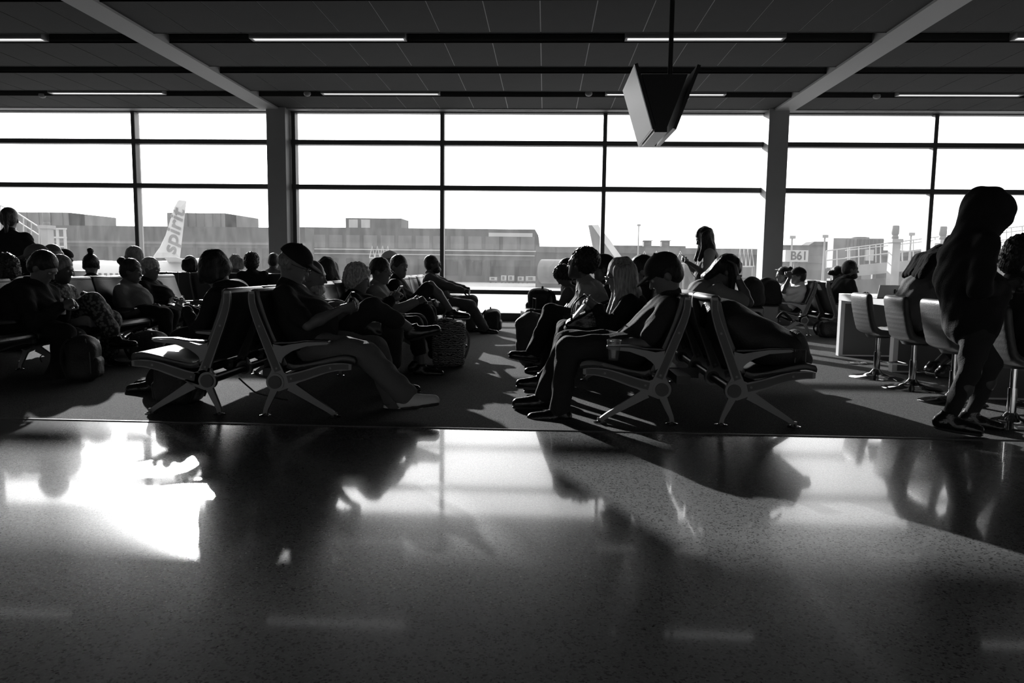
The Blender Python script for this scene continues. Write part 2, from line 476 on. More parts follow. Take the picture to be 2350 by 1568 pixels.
# ---- ceiling: plenum slab, tiles as children, dark slots between the tile rows
slab = structure(MB().box(X0, X1, YB, DW + .2, CZ + .16, CZ + .4).build('ceiling', 'slot'))
SLOTS = [(9.33 - 1.515 * k, 9.72 - 1.515 * k) for k in range(12, 0, -1)] + [(9.33, 9.72), (10.86, 11.22), (12.36, 12.74)]
rows = [(SLOTS[i][1], SLOTS[i + 1][0]) for i in range(len(SLOTS) - 1)] + [(SLOTS[-1][1], 13.71)]
TW = .615
BEAMS = [(-5.25, -4.90), (4.01, 4.36), (-14.69, -14.34), (13.45, 13.8)]
glintm = MB(); tile_meshes = {}
far_tiles = MB()
for (ya, yb) in rows:
    glintm.box(X0, X1, ya + .004, yb - .004, CZ + .005, CZ + .03)
    k0 = int(math.floor((X0 + .1) / TW)) + 1
    for k in range(k0, int((X1 + .1) / TW)):
        xa = -.1 + k * TW; xb = xa + TW
        near = yb > 7.9 and xa > -10.6 and xb < 9.6
        if not near:
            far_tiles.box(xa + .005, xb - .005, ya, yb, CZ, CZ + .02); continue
        key = round(yb - ya, 3)
        if key not in tile_meshes:
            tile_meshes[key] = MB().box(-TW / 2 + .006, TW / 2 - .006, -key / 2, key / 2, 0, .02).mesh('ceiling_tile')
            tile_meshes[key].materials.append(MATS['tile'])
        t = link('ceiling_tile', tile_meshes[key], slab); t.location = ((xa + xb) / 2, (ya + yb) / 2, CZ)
glintm.build('seam_glint_strip', 'seam_glint', slab)  # pale strips paint the light that tile edges catch along the joints
o = far_tiles.build('distant_ceiling_tiles', 'tile', slab); o['kind'] = 'stuff'
edge = MB()
for (ya, yb) in SLOTS:
    edge.box(X0, X1, ya - .012, ya, CZ - .004, CZ + .1); edge.box(X0, X1, yb, yb + .012, CZ - .004, CZ + .1)
edge.build('slot_edging', 'tile', slab)
MB().box(X0, X1, 13.71, DW + .1, CZ - .012, CZ + .1).build('window_border_strip', 'column', slab)
for k, (xa, xb) in enumerate(BEAMS):
    b = structure(MB().box(xa, xb, YB, 13.70, CZ - .03, CZ + .1).build('trim_%d' % (k + 2), 'beam'))
# ---- window wall
TR = [(3.25, 3.335), (2.43, 2.515), (.505, .585)]
ZT = 3.83
def window(n, xs, xend):
    """one bay: mullion x list, frame rails, panes"""
    w = bpy.data.objects.new('window_%d' % n, None); COL.objects.link(w); structure(w)
    xa, xb = xend
    MB().box(xa, xb, DW - .1, DW + .1, 0, .155).build('sill', 'mullion', w)
    MB().box(xa, xb, DW - .05, DW + .1, ZT, CZ - .005).build('head_rail', 'mullion', w)
    for (za, zb) in TR:
        MB().box(xa, xb, DW - .06, DW + .1, za, zb).build('transom', 'mullion', w)
    for x in xs:
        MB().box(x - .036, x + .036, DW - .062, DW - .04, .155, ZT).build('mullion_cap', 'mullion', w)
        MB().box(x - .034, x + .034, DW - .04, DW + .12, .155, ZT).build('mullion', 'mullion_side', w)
    bx = [xa] + list(xs) + [xb]
    zs = [(.155, TR[2][0]), (TR[2][1], TR[1][0]), (TR[1][1], TR[0][0]), (TR[0][1], ZT)]
    for i in range(len(bx) - 1):
        for (za, zb) in zs:
            if bx[i + 1] - bx[i] < .2: continue
            me = MB().add([(bx[i], DW + .08, za), (bx[i + 1], DW + .08, za), (bx[i + 1], DW + .08, zb), (bx[i], DW + .08, zb)], [(0, 1, 2, 3)]).mesh('pane')
            link('pane', me, w, 'glass')
CX = (-4.95, 4.10)
window(1, (-20.2, -17.2), (X0, -14.5))
window(2, (-13.9, -10.85, -7.79), (-14.5, CX[0]))
window(3, (-4.73, -1.94, 1.06), (CX[0], CX[1]))
window(4, (6.98, 9.9, 12.9), (CX[1], 13.6))
window(5, (16.2, 19.2), (13.6, X1))
for k, x in enumerate((-14.5, CX[0], CX[1], 13.6)):
    c = structure(MB().box(x - .175, x + .175, 13.64, DW + .02, 0, CZ).build('wall_pillar_%d' % (k + 1), 'column'))
    MB().box(x - .19, x + .19, 13.62, 13.66, .0, .1).build('base_plate', 'mullion', c)
# ---- ceiling fittings
def lampfit(xa, xb, y, label):
    t = thing('ceiling_light', label, 'ceiling light', ((xa + xb) / 2, y, CZ + .02), 0, 'recessed linear ceiling lights')
    L = (xb - xa) / 2
    MB().box(-L, L, -.055, .055, 0, .02).build('diffuser', 'lamp', t)
    hs = MB().box(-L - .03, L + .03, -.08, -.056, -.012, .1).box(-L - .03, L + .03, .056, .08, -.012, .1).box(-L - .03, -L - .001, -.056, .056, -.012, .1).box(L + .001, L + .03, -.056, .056, -.012, .1)
    hs.build('housing', 'column', t)
LX = ((-8.45, -6.52), (-3.76, -1.83), (.98, 2.88), (5.69, 7.6))
nm = ('at the far left', 'left of the centre', 'behind the hanging display', 'at the far right')
for i, (xa, xb) in enumerate(LX):
    lampfit(xa, xb, 9.63, 'white linear ceiling light in the slot nearer the camera, ' + ('at the far left edge', 'left of the centre', 'crossed by the display pole', 'at the far right edge')[i])
    lampfit(xa, xb, 12.64, 'white linear ceiling light in the slot nearer the windows, ' + ('at the far left', 'left of the centre', 'partly hidden by the display', 'at the far right')[i])
def detector(px, py, label):
    p = FL(px, py, CZ)
    t = thing('smoke_detector', label, 'smoke detector', (p[0], p[1], CZ + .16), 0, 'round detectors in the ceiling slots')
    MB().lathe([(.055, -.13), (.06, -.16), (.045, -.185), (.02, -.195)], n=16).build('body', 'column', t, True)
    MB().tube([(0, 0, 0), (0, 0, -.135)], .012, 8).build('stem', 'mullion', t)
detector(705, 216, 'small round detector in ceiling slot left of the centre light')
detector(1351, 216, 'small round detector in ceiling slot left of the hanging display')
detector(97, 220, 'small round detector in ceiling slot at the far left')
detector(2012, 222, 'small round detector in ceiling slot right of the right beam')
for i, (xa, xb, lb) in enumerate(((-6.9, -5.5, 'left of the left pillar'), (-4.4, -2.9, 'just right of the left pillar'), (-1.3, .3, 'above the middle windows'), (2.0, 3.6, 'left of the right pillar'), (5.3, 6.9, 'right of the right pillar'))):
    t = thing('air_diffuser', 'slim linear air diffuser in the strip above the windows, ' + lb, 'air vent', ((xa + xb) / 2, 13.86, CZ - .012), 0, 'linear air diffusers above the windows')
    L = (xb - xa) / 2
    MB().box(-L, L, -.045, .045, -.004, 0).build('frame', 'beam', t)
    MB().box(-L + .03, L - .03, -.03, -.004, -.006, -.004).build('slot', 'black_plastic', t)
    MB().box(-L + .03, L - .03, .004, .03, -.006, -.004).build('slot', 'black_plastic', t)
# ---- hanging display
t = thing('hanging_display', 'black ceiling-hung display with two tilted screens in a V', 'display', (1.22, 7.72, 0))
YN, YF_ = 7.6, 8.72
def P3(px, py, Y): return A(px, py, Y) - np.array([1.22, 7.72, 0])
MB().tube([(0, 0, 2.92), (0, 0, CZ + .16)], .024, 12).build('pole', 'black_plastic', t, True)
def slab4(top, bot, y0, y1, th, sgn):
    """thin tilted panel whose outer face runs from top to bot"""
    tx, tz = top; bx_, bz = bot
    d = np.array([bx_ - tx, bz - tz]); d /= np.linalg.norm(d); nn = np.array([-d[1], d[0]]) * th * sgn
    q = lambda y: [(tx, y, tz), (bx_, y, bz), (bx_ + nn[0], y, bz + nn[1]), (tx + nn[0], y, tz + nn[1])]
    return MB().hexa(q(y0), q(y1))
tl = P3(1456, 147, YN); bl = P3(1498, 298, YN); tr_ = P3(1609, 150, YN); br = P3(1552, 297, YN)
y0, y1 = YN - 7.72, YF_ - 7.72
lp = slab4((tl[0], tl[2]), (bl[0], bl[2]), y0, y1, .035, 1).build('screen', 'black_plastic', t)
d = unit((bl[0] - tl[0], 0, bl[2] - tl[2])); nrm = np.array([d[2], 0, -d[0]]); nrm = nrm if nrm[0] < 0 else -nrm
q = []
for (k, y) in ((.02, y0 + .02), (.02, y1 - .02), (.98, y1 - .02), (.98, y0 + .02)):
    p = tl + (bl - tl) * k + nrm * .003; q.append((p[0], y, p[2]))
MB().add(q, [(0, 1, 2, 3)]).build('glass_front', mat('display_glass', .06, .4, spec=.2), lp)
slab4((tr_[0], tr_[2]), (br[0], br[2]), y0, y1, .035, -1).build('screen', 'black_plastic', t)
a = [P3(1474, 168, YN), P3(1580, 168, YN), P3(1532, 291, YN), P3(1507, 291, YN)]
MB().hexa([(p[0], y0 + .03, p[2]) for p in a], [(p[0], y1 - .25, p[2]) for p in a]).build('bracket', 'black_plastic', t)
MB().box(a[3][0] - .02, a[2][0] + .0, y0 + .02, y1 - .2, a[2][2] - .05, a[2][2]).build('cable_tray', 'black_plastic', t)
# ================================================================== OUTSIDE
GZ = -4.5           # apron level
structure(MB().box(-900, 900, -600, 1500, GZ - .5, GZ).build('floor_apron', 'concrete'))
def bld(name, label, x0, x1, ytop, Y, depth, m, cat='building', yref=None):
    a = A(x0, ytop, Y); b = A(x1, ytop, Y)
    z = A((x0 + x1) / 2, ytop, Y)[2]
    t = thing(name, label, cat, ((a[0] + b[0]) / 2, Y, GZ))
    w = (b[0] - a[0]) / 2
    MB().box(-w, w, 0, depth, 0, z - GZ).build('walls', m, t)
    return t, w, z - GZ
def ribs(t, w, h, n, m, dy=-.15):
    for i in range(n):
        x = -w + (i + .5) * 2 * w / n
        MB().box(x - .12, x + .12, dy, 0, 0, h).build('rib', m, t)
def winrow(t, xs, z0, z1, m='bld_glass', wd=1.6):
    for x in xs:
        MB().box(x - wd, x + wd, -.12, .05, z0, z1).build('window', m, t)
# hangars
t, w, h = bld('hangar', 'pale ribbed hangar at the far left beyond the jet bridge', -60, 157, 487, 225, 8, 'bld_light'); ribs(t, w, h, 8, 'bld_mid')
e1 = A(250, 498, 250); e1 = (e1[0] - t.location.x, e1[2] - GZ)
MB().hexa([(w, 0, 0), (e1[0], 25, 0), (e1[0], 25.5, 0), (w, 25.5, 0)], [(w, 0, h), (e1[0], 25, e1[1]), (e1[0], 25.5, e1[1]), (w, 25.5, h)]).build('side_wing', 'bld_light', t)
t, w, h = bld('hangar', 'pale ribbed hangar behind the aircraft tail', 383, 516, 489, 215, 8, 'bld_light'); ribs(t, w, h, 7, 'bld_mid')
e1 = A(583, 499, 240); e1 = (e1[0] - t.location.x, e1[2] - GZ)
MB().hexa([(w, 0, 0), (e1[0], 25, 0), (e1[0], 25.5, 0), (w, 25.5, 0)], [(w, 0, h), (e1[0], 25, e1[1]), (e1[0], 25.5, e1[1]), (w, 25.5, h)]).build('side_wing', 'bld_light', t)
MB().box(-w * .75, w * .98, -1.6, 0, h * .58, h * .62).build('door_canopy', 'bld_mid', t)
t, w, h = bld('terminal_block', 'long low dark block between the two pale hangars', 100, 700, 520, 205, 8, 'bld_mid')
winrow(t, np.linspace(-w * .9, w * .9, 12), h * .25, h * .62, 'bld_dark', 2.4)
MB().box(-w, w, -.3, 0, h * .68, h * .72).build('fascia', 'bld_light', t)
t, w, h = bld('terminal_building', 'long grey terminal building across the middle windows', 675, 1228, 524, 240, 40, 'bld_mid')
winrow(t, np.linspace(-w * .94, w * .94, 14), h * .62, h * .86, 'bld_light', 2.2)
MB().box(-w, w + 2, -1.2, 0, h * .58, h * .60).build('ledge', 'ext_white', t)
MB().box(-w, w, -.8, 0, h * .50, h * .515).build('ledge', 'ext_white', t)
winrow(t, np.linspace(-w * .9, w * .9, 10), h * .12, h * .42, 'bld_dark', 2.6)
MB().box(w * .62, w * .98, -.2, 0, h * .86, h * .93).build('window_band', 'ext_white', t)
MB().hexa([(w, 2, 0), (w + 3, 2, 0), (w + 3, 30, 0), (w, 30, 0)], [(w, 2, h), (w + 1, 2, h * .9), (w + 1, 30, h * .9), (w, 30, h)]).build('end_stair', 'bld_mid', t)
ra, rb_ = A(793, 501, 262), A(921, 501, 262); rz0 = h; rz1 = A(857, 501, 262)[2] - GZ
rx0, rx1 = ra[0] - t.location.x, rb_[0] - t.location.x
pent = MB().box(rx0, rx1, 22, 36, rz0 - .05, rz1).build('rooftop_block', 'bld_mid', t)
for k_ in (.06, .28): MB().box(rx0 + (rx1 - rx0) * k_, rx0 + (rx1 - rx0) * (k_ + .16), 21.9, 22, rz0 + .4, rz1 - .5).build('window', 'ext_white', pent)
t, w, h = bld('terminal_pier', 'low dark terminal pier across the right windows', 1230, 2700, 574, 190, 14, 'bld_dark')
MB().box(-w, w, -.6, 0, h * .86, h).build('roof_band', 'bld_mid', t)
for i in range(16):
    x = -w + 3 + i * 2 * w / 16
    MB().box(x, x + 3.2, -.2, 0, h * .3, h * .6).build('window', 'bld_light', t)
t, w, h = bld('terminal_hall', 'grey hall roof above the pier behind the second tail', 1395, 1574, 564, 210, 20, 'bld_mid')
MB().box(-w, w, -.4, 0, h * .82, h * .88).build('fascia', 'ext_white', t)
for i, (a_, b_) in enumerate(((1478, 1495), (1519, 1537))):
    p = A(a_, 553, 205); q_ = A(b_, 563, 205)
    t = thing('roof_cabin', ('left', 'right')[i] + ' one of two small equipment cabins on the terminal roof', 'roof cabin', ((p[0] + q_[0]) / 2, 205, q_[2] - .3))
    ww = (q_[0] - p[0]) / 2
    MB().box(-ww, ww, 0, 3, 0, p[2] - q_[2] + .3).build('body', 'bld_mid', t)
    MB().box(-ww - .3, ww + .3, -.3, 3.3, p[2] - q_[2] + .3, p[2] - q_[2] + .5).build('roof', 'ext_white', t)
    MB().box(-ww * .7, ww * .7, -.1, 0, .3, 1.0).build('window', 'bld_glass', t)
    MB().tube([(ww * .5, 1, 1.5), (ww * .5, 1, 3.0)], .05, 6).build('antenna', 'ext_grey', t)
t, w, h = bld('terminal_roof', 'grey sawtooth terminal roof behind the gate sign', 1795, 1930, 563, 120, 4, 'bld_mid')
MB().box(-w, w, -.2, 0, h * .7, h * .82).build('glazing', 'bld_glass', t)
MB().hexa([(-w * .1, -.1, h), (w, -.1, h), (w, 3.9, h), (-w * .1, 3.9, h)], [(w * .1, -.1, h + .6), (w, -.1, h + .6), (w, 3.9, h + .6), (w * .1, 3.9, h + .6)]).build('roof_step', 'bld_mid', t)
# lamp masts
def mast(px, ytop, Y, label):
    p = A(px, ytop, Y)
    t = thing('light_mast', label, 'lamp post', (p[0], Y, GZ))
    MB().tube([(0, 0, 0), (0, 0, p[2] - GZ)], [.22, .1], 8).build('pole', 'ext_steel', t, True)
    MB().box(-.35, .35, -.2, .2, p[2] - GZ, p[2] - GZ + .35).build('lamp_head', 'ext_steel', t)
mast(1466, 519, 150, 'slender light mast standing left of the roof cabins')
mast(1818, 548, 90, 'slender light mast above the gate sign')
mast(1893, 546, 90, 'slender light mast left of the rooftop air unit')
mast(2091, 541, 90, 'slender light mast right of the beacon post')
# aircraft with lettered tail
def aircraft_tail(Y, outline, label, name='airliner', th=.32, m='plane_white'):
    pts = [A(x, y, Y) for x, y in outline]
    c = np.mean(pts, 0)
    t = thing(name, label, 'airplane', (c[0], Y, GZ))
    poly = [(p[0] - c[0], p[2] - GZ) for p in pts]
    n = len(poly)
    cx = np.mean([p[0] for p in poly]); cz = np.mean([p[1] for p in poly])
    inner = [(cx + (x - cx) * .72, cz + (z - cz) * .8) for x, z in poly]
    vs = [(x, 0, z) for x, z in poly] + [(x, -th / 2, z) for x, z in inner] + [(x, th / 2, z) for x, z in inner]
    fs = [tuple(range(n, 2 * n)), tuple(reversed(range(2 * n, 3 * n)))]
    for i in range(n):
        j = (i + 1) % n; fs.append((i, j, n + j, n + i)); fs.append((j, i, 2 * n + i, 2 * n + j))
    MB().add(vs, fs).build('tail_fin', m, t)
    return t, c
TY = 75.0
t, c = aircraft_tail(TY, [(352, 588), (366, 570), (380, 540), (407, 462), (411, 459), (428, 461), (413, 592), (352, 592)], 'white airliner with lettered tail fin parked left of the pillar')
fp = [(A(160, 598, TY), .9), (A(215, 596, TY), 1.9), (A(280, 600, TY), 1.95), (A(380, 598, TY), 1.7), (A(440, 594, TY), .9), (A(475, 590, TY), .25)]
path = [(p[0] - c[0], 0, p[2] - GZ - r) for p, r in fp]
MB().tube(path, [r for _, r in fp], 20).build('fuselage', 'plane_white', t, True)
for i in range(14):
    k = i / 13; x = path[1][0] + (path[3][0] - path[1][0]) * k
    MB().box(x - .12, x + .12, -1.96, -1.86, path[2][2] + .35, path[2][2] + .75).build('cabin_window', 'bld_glass', t)
sp = A(398, 590, TY)
for s_ in (-1, 1):
    MB().hexa([(path[4][0] - 2.4, 0, path[4][2] + .4), (path[4][0] + .4, 0, path[4][2] + .4), (path[4][0] + .4, 0, path[4][2] + .55), (path[4][0] - 2.4, 0, path[4][2] + .55)],
              [(path[4][0] - .2, s_ * 5.2, path[4][2] + 1.0), (path[4][0] + 1.0, s_ * 5.2, path[4][2] + 1.0), (path[4][0] + 1.0, s_ * 5.2, path[4][2] + 1.06), (path[4][0] - .2, s_ * 5.2, path[4][2] + 1.06)]).build('tailplane', 'plane_white', t)
wp = path[2]
MB().hexa([(wp[0] - 3, -1.2, wp[2] - .9), (wp[0] + 2, -1.2, wp[2] - .9), (wp[0] + 2, -1.2, wp[2] - .6), (wp[0] - 3, -1.2, wp[2] - .6)],
          [(wp[0] + 2.6, -12, wp[2] + .1), (wp[0] + 4, -12, wp[2] + .1), (wp[0] + 4, -12, wp[2] + .2), (wp[0] + 2.6, -12, wp[2] + .2)]).build('wing', 'plane_white', t)
for x in (wp[0] - 1, wp[0] + 1):
    MB().tube([(x, 0, wp[2] - 1.5), (x, 0, .4)], .15, 8).build('landing_gear', 'ext_grey', t)
def text(s, loc, size, rot, m, parent, name='lettering', align='CENTER', shear=0, off=.0):
    cu = bpy.data.curves.new(name, 'FONT'); cu.body = s; cu.size = size; cu.align_x = align; cu.align_y = 'CENTER'
    cu.extrude = .004 * size; cu.shear = shear; cu.offset = off
    o = bpy.data.objects.new(name, cu); COL.objects.link(o)
    dg = bpy.context.evaluated_depsgraph_get(); dg.update()
    me = bpy.data.meshes.new_from_object(o.evaluated_get(dg)); bpy.data.objects.remove(o, do_unlink=True)
    me.materials.clear(); me.materials.append(MATS[m])
    o = bpy.data.objects.new(name, me); COL.objects.link(o); o.parent = parent
    o.location = tuple(float(v) for v in loc); o.rotation_euler = rot
    return o
# lettering runs up the fin
pa = A(391, 583, TY); pb = A(414, 480, TY)
ang = math.atan2(pb[2] - pa[2], pb[0] - pa[0]); mid = (pa + pb) / 2
ln = np.linalg.norm(pb - pa)
o = text('spirit', (mid[0] - c[0] - .05, -.22, mid[2] - GZ), ln * .42, (math.pi / 2, -ang, 0), 'ink_grey', t, off=.03, shear=.12)
bx = [v.co.x for v in o.data.vertices]; k = ln / (max(bx) - min(bx)); o.scale = (k, k * .9, 1)
# second tail, striped
t, c = aircraft_tail(112.0, [(1350, 517), (1372, 516), (1400, 552), (1428, 592), (1366, 597)], 'grey airliner with a pale striped tail fin behind the middle mullion', m='ext_grey')
st = [A(x, y, 112.0) for x, y in ((1358, 517), (1372, 516), (1428, 592), (1412, 594))]
MB().hexa([(p[0] - c[0], -.24, p[2] - GZ) for p in st], [(p[0] - c[0], -.15, p[2] - GZ) for p in st]).build('stripe', 'plane_white', t)
fz = A(1390, 596, 112.0)
MB().tube([(-9, 6, fz[2] - GZ - 1.9), (-2, 3, fz[2] - GZ - 1.9), (3, 0, fz[2] - GZ - 1.2), (7, -2, fz[2] - GZ - .4)], [1.9, 1.9, 1.5, .3], 18).build('fuselage', 'ext_grey', t, True)
# gate sign
sg = [A(1813, 574, 38), A(1854, 601, 38)]
wS = sg[1][0] - sg[0][0]; hS = sg[0][2] - sg[1][2]; zS = sg[1][2]
t = thing('gate_sign', 'white boxed gate sign reading B61 on a post outside', 'sign', (sg[0][0], 38, GZ))
MB().box(-.22, wS, 0, .9, zS - GZ, zS - GZ + hS).build('box', 'ext_white', t)
text('B61', (wS * .5, -.01, zS - GZ + hS * .48), hS * 1.02, (math.pi / 2, 0, 0), 'ink', t, off=.013).scale = (.92, 1, 1)
MB().tube([(wS / 2, .45, 0), (wS / 2, .45, zS - GZ)], .1, 10).build('post', 'ext_grey', t, True)
# jet bridge on the right: catwalk, railings, air unit, beacon posts
JY = 40.0
t = thing('jet_bridge', 'sloping jet bridge catwalk with white railings outside the right windows', 'jet bridge', (A(2000, 600, JY)[0], JY, GZ))
ox = t.location.x
def jp(px, py, Y=JY): p = A(px, py, Y); return (p[0] - ox, Y - JY, p[2] - GZ)
MB().hexa([jp(1905, 614), jp(2500, 560), jp(2500, 580), jp(1905, 640)], [jp(1905, 614, 42.5), jp(2500, 560, 42.5), jp(2500, 580, 42.5), jp(1905, 640, 42.5)]).build('deck', 'ext_steel', t)
MB().hexa([jp(1905, 648), jp(2500, 600), jp(2500, 760), jp(1905, 700)], [jp(1905, 648, 42.5), jp(2500, 600, 42.5), jp(2500, 760, 42.5), jp(1905, 700, 42.5)]).build('tunnel', 'bld_mid', t)
MB().tube([jp(1896, 576), jp(2500, 500)], .03, 6).build('top_rail', 'ext_white', t)
MB().tube([jp(1896, 598), jp(2500, 528)], .03, 6).build('mid_rail', 'ext_white', t)
for x in range(1896, 2480, 25):
    k = (x - 1896) / 604
    MB().tube([jp(x, 576 - 76 * k), jp(x, 616 - 54 * k)], .028, 6).build('rail_post', 'ext_white', t)
MB().tube([jp(1940, 575, 42.4), jp(2500, 512, 42.4)], .03, 6).build('top_rail', 'ext_white', t)
MB().tube([jp(1940, 592, 42.4), jp(2500, 536, 42.4)], .03, 6).build('mid_rail', 'ext_white', t)
for x in range(1950, 2480, 60):
    k = (x - 1896) / 604
    MB().tube([jp(x, 573 - 66 * k, 42.4), jp(x, 612 - 50 * k, 42.4)], .028, 6).build('rail_post', 'ext_white', t)
for x in (1925, 2140, 2330):
    a_ = jp(x, 640); MB().box(a_[0] - .25, a_[0] + .25, .5, 1.0, 0, a_[2]).build('support', 'ext_grey', t)
def beacon(px, ytop, ybot, Y, label):
    p = A(px, ytop, Y); hh = p[2] - GZ; k = Y / 1700.
    t = thing('beacon_post', label, 'post', (p[0], Y, GZ))
    MB().box(-9 * k, 9 * k, 0, .5, 0, hh - 34 * k).build('column', 'ext_steel', t)
    MB().box(-12 * k, 12 * k, -.1, .6, hh - 38 * k, hh - 30 * k).build('capital', 'ext_steel', t)
    MB().lathe([(7 * k, -30 * k), (8 * k, -26 * k), (6 * k, -22 * k), (8 * k, -18 * k), (8 * k, -2 * k), (6.5 * k, 0)], (0, .25, hh), 16).build('beacon', 'ext_grey', t, True)
beacon(2061, 517, 650, 38.5, 'pale square post with grey beacon left of the right mullion')
beacon(2171, 519, 610, 38.5, 'pale square post with grey beacon behind the hooded person')
beacon(98, 487, 640, 38.5, 'pale square post with grey beacon outside the left windows')
p = A(1913, 556, 44); q_ = A(2025, 600, 44)
t = thing('rooftop_air_unit', 'boxy ribbed air handling unit on the jet bridge roof', 'air unit', ((p[0] + q_[0]) / 2, 44, q_[2] - .4))
ww = (q_[0] - p[0]) / 2; hh = A(1960, 547, 44)[2] - q_[2] + .4
MB().box(-ww, ww, 0, .9, 0, hh).build('housing', 'ac_grey', t)
MB().box(-ww * .05, ww, -.05, 0, .1, hh * .97).build('coil_panel', 'bld_mid', t)
for i in range(10):
    x = -ww * .5 + i * ww * 1.5 / 10
    MB().box(x, x + .03, -.09, 0, .1, hh * .96).build('fin', 'ext_grey', t)
MB().lathe([(.5, 0), (.5, .08), (.12, .12)], (ww * .2, .5, hh), 12).build('fan_cowl', 'ext_grey', t, True)
for lx in (-ww * .8, ww * .8): MB().box(lx - .1, lx + .1, .3, .5, GZ - t.location.z, 0).build('leg', 'ext_grey', t)
MB().box(ww * .25, ww * .55, -.3, -.09, hh * .25, hh * .62).build('control_box', 'ext_white', t)
# left stair railing
t = thing('boarding_stair', 'white railed stair descending outside the far left window', 'stair', (A(60, 560, 39)[0], 39, GZ)); ox = t.location.x
def jl(px, py, Y=39): p = A(px, py, Y); return (p[0] - ox, Y - 39, p[2] - GZ)
for dy in (0, 1.6):
    MB().tube([jl(-40, 455, 39 + dy), jl(36, 487, 39 + dy), jl(90, 522, 39 + dy)], .035, 6).build('hand_rail', 'ext_white', t)
    MB().tube([jl(-40, 478, 39 + dy), jl(36, 505, 39 + dy), jl(90, 540, 39 + dy)], .03, 6).build('mid_rail', 'ext_white', t)
    for x in (0, 18, 36, 54, 72, 90):
        y = 487 + (x - 36) * .65 if x > 36 else 487 - (36 - x) * .42
        MB().tube([jl(x, y, 39 + dy), jl(x, y + 55, 39 + dy)], .03, 6).build('rail_post', 'ext_white', t)
MB().hexa([jl(-40, 512), jl(92, 570), jl(92, 580), jl(-40, 522)], [jl(-40, 512, 40.6), jl(92, 570, 40.6), jl(92, 580, 40.6), jl(-40, 522, 40.6)]).build('stringer', 'ext_steel', t)
MB().box(jl(20, 540)[0], jl(60, 540)[0], .4, 1.2, 0, jl(40, 560)[2]).build('support', 'ext_grey', t)
t = thing('gantry_frame', 'pale open gantry frame right of the left beacon post', 'gantry', (A(132, 560, 60)[0], 60, GZ)); ox = t.location.x
def jg(px, py, Y=60): p = A(px, py, Y); return (p[0] - ox, Y - 60, p[2] - GZ)
for x in (115, 130, 147):
    MB().box(jg(x, 528)[0] - .08, jg(x, 528)[0] + .08, 0, .16, 0, jg(x, 524)[2]).build('upright', 'ext_white', t)
for y in (525, 545, 566):
    MB().box(jg(110, y)[0], jg(150, y)[0], -.05, .2, jg(130, y)[2] - .06, jg(130, y)[2] + .06).build('crossbar', 'ext_white', t)
# vehicles
def vehicle(px0, px1, ytop, ybot, Y, label, kind):
    a_ = A(px0, ytop, Y); b_ = A(px1, ytop, Y)
    t = thing(kind.replace(' ', '_'), label, kind, ((a_[0] + b_[0]) / 2, Y, GZ))
    w_ = (b_[0] - a_[0]) / 2; h_ = (a_[2] - A(px0, ybot, Y)[2])
    if kind == 'van':
        prof = [(-w_, .35), (w_, .35), (w_, h_ * .55), (w_ * .72, h_ * .62), (w_ * .45, h_), (-w_ * .9, h_), (-w_, h_ * .8)]
        MB().prism(prof, -1, 1).build('body', 'ext_white', t, bevel=.08)
        MB().prism([(w_ * .66, h_ * .64), (w_ * .44, h_ * .92), (-w_ * .7, h_ * .92), (-w_ * .7, h_ * .62)], -1.02, 1.02).build('windows', 'bld_glass', t)
    else:
        MB().box(-w_, w_, -1.2, 1.2, .5, .75).build('bed', 'ext_grey', t)
        MB().box(-w_ * .92, w_ * .92, -1.1, 1.1, .75, h_).build('container', 'ext_white', t, bevel=.05)
        MB().box(-w_ * .5, w_ * .3, -1.14, -1.1, 1.0, h_ - .25).build('side_curtain', 'ext_grey', t)
    for x in (-w_ * .65, w_ * .65):
        for y in (-1, 1):
            MB().tube([(x, y - .12, .35), (x, y + .12, .35)], .36, 14).build('wheel', 'rubber', t, True)
vehicle(190, 262, 583, 612, 70, 'white van driving past behind the seated heads on the left', 'van')
vehicle(1123, 1142, 621, 634, 235, 'small pale baggage cart, leftmost of the row on the apron', 'baggage cart')
vehicle(1150, 1163, 617, 634, 235, 'second small baggage cart from the left on the apron', 'baggage cart')
vehicle(1166, 1181, 617, 634, 235, 'third small baggage cart from the left on the apron', 'baggage cart')
vehicle(1188, 1203, 619, 634, 235, 'dark sided baggage cart right of the pale three', 'baggage cart')
vehicle(1206, 1232, 620, 636, 235, 'largest baggage container at the right end of the cart row', 'baggage cart')
# scaffold style wall braces seen through glass
for i, (x, lab) in enumerate(((872, 'zigzag roof truss outside left of the middle mullion'), (1520, 'zigzag jet bridge truss outside left of the standing woman'), (1712, 'zigzag frame outside just left of the right pillar'))):
    Yt = (150, 100, 60)[i]; wd = (24, 55, 18)[i]; yt = (565, 577, 568)[i]; yb = (592, 605, 612)[i]
    t = thing('truss', lab, 'truss', (A(x, 590, Yt)[0], Yt, GZ)); oxx = t.location.x
    g = lambda px, py: ((A(px, py, Yt)[0] - oxx), 0, A(px, py, Yt)[2] - GZ)
    n = 4
    for k in range(n):
        xa = x - wd + 2 * wd * k / n; xm = xa + wd / n; xb = xa + 2 * wd / n
        MB().tube([g(xa, yb), g(xm, yt), g(xb, yb)], Yt * .0007, 5).build('brace', 'ext_white', t)
    MB().tube([g(x - wd, yb), g(x + wd, yb)], Yt * .0009, 5).build('chord', 'ext_white', t)
    for s_ in (-1, 1):
        q = g(x + s_ * wd * .9, yb); MB().tube([(q[0], 0, 0), q], Yt * .0012, 6).build('leg', 'ext_grey', t)
